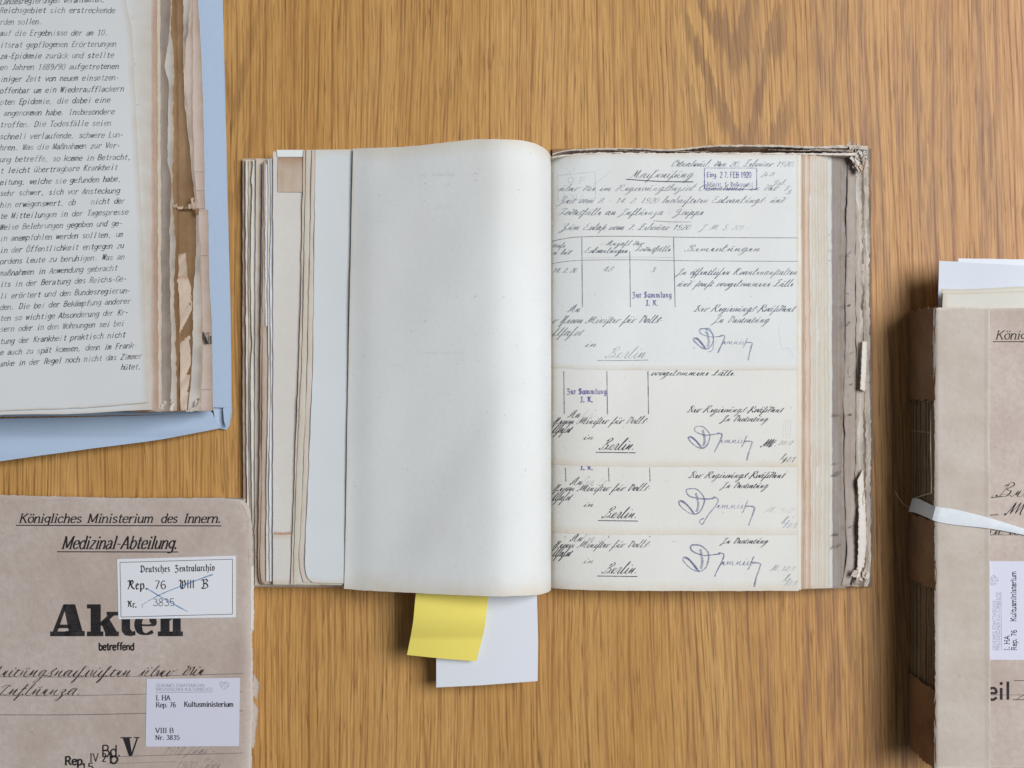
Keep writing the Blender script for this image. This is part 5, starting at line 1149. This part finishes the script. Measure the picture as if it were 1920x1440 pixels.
ss = sheet('spine_strip', [Ls[0], (1790, 575.5), Rs[0]], [Ls[-1], Rs[-1]], Ls, Rs, zst, M['cover2'], BN, 60, 240, th=.0007, rag=(.8, .5, .9, .25), freq=(26, 20, 130, 40), seed=432,
           age=(4, 4, 4, 3.2), curl=lambda u, v: .0006*max(0, (u-.9)/.1))
ss['label'] = 'lighter paper strip folded over from the spine'
# stitches and thread on the spine
for yy in (752, 812, 1105):
    for k in range(10):
        z = .006+k*.00415; y = Yw(yy)+rb.uniform(-.0006, .0006); x = XW-.0002
        tube('stitch', [(x+.0006, y, z-.0014), (x-.0007, y+.0002, z), (x+.0006, y-.0002, z+.0014)], .00028, M['thread'], BN, 5)
tube('sewing_thread', [(XW-.0013, Yw(768), .0500), (XW-.0018, Yw(830), .0505), (XW-.0014, Yw(890), .0508), (XW-.0016, Yw(925), .0512)], .00032, M['thread'], BN, 6)
tube('sewing_thread', [(XW-.0016, Yw(925), .0512), (XW-.0024, Yw(931), .040), (XW-.003, Yw(938), .028), (XW-.004, Yw(942), .022)], .00035, M['thread'], BN, 6)
tube('sewing_thread', [P(1706, 951, .014), P(1695, 946, .013), P(1686, 934, .013), P(1679, 922, .011)], .00035, M['thread'], BN, 6)
a = Ink('printing', I['black'], cb, zcv, lift=.0002, seed=13)
a.text('Königliches Ministerium', 1866, 636, 2110, 10.5, slant=.26, w=1.9, contrast=.45, nib=8)
a.line([(1862, 640.5), (2240, 641)], 1.6, .9)
a.text('Teil', 1824, 1312, 1896, 22, w=5.0, contrast=.1, serif=False)
a.line([(1900, 1312), (1960, 1312)], 1.4, .9); a.line([(1902, 1276), (1925, 1276)], 1.2, .8); a.done()
a = Ink('handwriting', I['brownink'], cb, zcv, lift=.0002, seed=14)
a.hand('Bericht', 1866, 931, 1990, 12, thick=2.1, thin=.7, slant=.55, var=.05); a.hand('M. M.', 1884, 965, 1990, 13, thick=2.4, thin=.8, slant=.5, var=.05)
a.hand('in an der', 1851, 1003, 1980, 8.5, thick=2.4, thin=.8, slant=.3, var=.05); a.hand('X', 1905, 1311, 1925, 12, thick=1.6)
a.line([(1858, 933), (1880, 931)], 1.4, .9); a.line([(1854, 966), (1872, 965)], 1.5, .9); a.line([(1858, 1003), (1900, 1003)], 1.0, .7)
a.line([(1850, 1303), (1925, 1303)], 1.0, .6); a.done()
lb3 = sheet('label', [(1849, 1052), (1995, 1053)], [(1849, 1237), (1995, 1238)], [(1849, 1052), (1849, 1237)], [(1995, 1053), (1995, 1238)], lambda x, y: zcv(x, y)+.0004, M['label2'], BN, 16, 16, th=.0003)
lb3['label'] = 'white archive label turned on its side'
zb3 = lambda x, y: zcv(x, y)+.0004
# the label's print runs upward: laid out upright about (275,1273) then turned a quarter turn
def rotlab():
    # origin of the upright label at px (275,1273); after turning, reading direction is up the picture
    rot = (1852, 1237, math.pi/2)
    archive_label(lb3, zb3, 1852, 1237, 1.02, rot, 15)
rotlab()

# papers sticking out at the head of the bundle
def top_paper(T, z, mat, seed, label, yb=640, L=None, age=None, th=.0002):
    B = [(T[0][0]-4, yb), (T[-1][0], yb)]
    o = sheet('loose_paper', T, B, L or [T[0], B[0]], [T[-1], B[-1]], lambda x, y: z+.0006*W1(x/90)+.0005*W2(y/60), M[mat], None, 40, 20, th=th, own=True, seed=seed, age=age, rag=(.25, 0, .1, 0))
    return tag(o, label, 'paper', 'papers sticking out of the tied bundle')
top_paper([(1797, 484.5), (1900, 486), (2230, 489)], .0330, 'white', 441, 'rearmost white sheet poking out of the head of the tied bundle', th=.0004)
top_paper([(1761, 489), (1800, 491), (1850, 494), (1920, 498), (2200, 512)], .0365, 'bluewhite', 442, 'bluish white sheet between the rear sheet and the cream sheets at the bundle head')
top_paper([(1766, 541.5), (1800, 543), (1850, 541), (1920, 537), (2220, 533)], .0478, 'cream', 443, 'front cream sheet sticking out just above the bundle cover', age=(3, 0, 3, 0), th=.0005)
top_paper([(1768, 549), (1800, 549), (1920, 545), (2220, 541)], .0490, 'cream', 444, 'shorter cream sheet lying right on top of the other cream sheet', age=(2, 0, 2, 0))

# cotton tape round the bundle
up = smooth([(1711, 934), (1722, 935), (1735, 941), (1756, 950), (1790, 955), (1855, 971), (1920, 991), (2000, 1012), (2200, 1040)], 8)
lo = smooth([(1704, 959), (1718, 962), (1735, 969), (1757, 978), (1790, 984), (1855, 991), (1920, 1003), (2000, 1022), (2200, 1052)], 8)
zt_ = [(1700, .016), (1706, .0185), (1714, .024), (1724, .032), (1735, .042), (1744, .050), (1751, .0548), (1760, .0562), (1800, .0568), (1856, .0572), (1870, .0566), (1920, .0558), (2200, .0550)]
def tape(u, v):
    pu, pv = pl(up, u), pl(lo, u); x = pu[0]+(pv[0]-pu[0])*v; y = pu[1]+(pv[1]-pu[1])*v
    xm = (pu[0]+pv[0])/2
    return P(x, y, interp(zt_, xm)+.0004*math.sin(v*3.1)+.0002*W1(u*30+v*3))
o = solid('tie_tape', tape, 140, 8, .0005, M['tape'], None, own=True)
tag(o, 'white cotton tape wrapped across the spine and cover of the tied bundle', 'tape')
def tape2(u, v):
    a_ = P(1711, 934, .0165); b_ = P(1704, 959, .0155); x = a_[0]+(b_[0]-a_[0])*v; y = a_[1]+(b_[1]-a_[1])*v
    return (x+.004*u, y, a_[2]+(b_[2]-a_[2])*v-.0145*u)
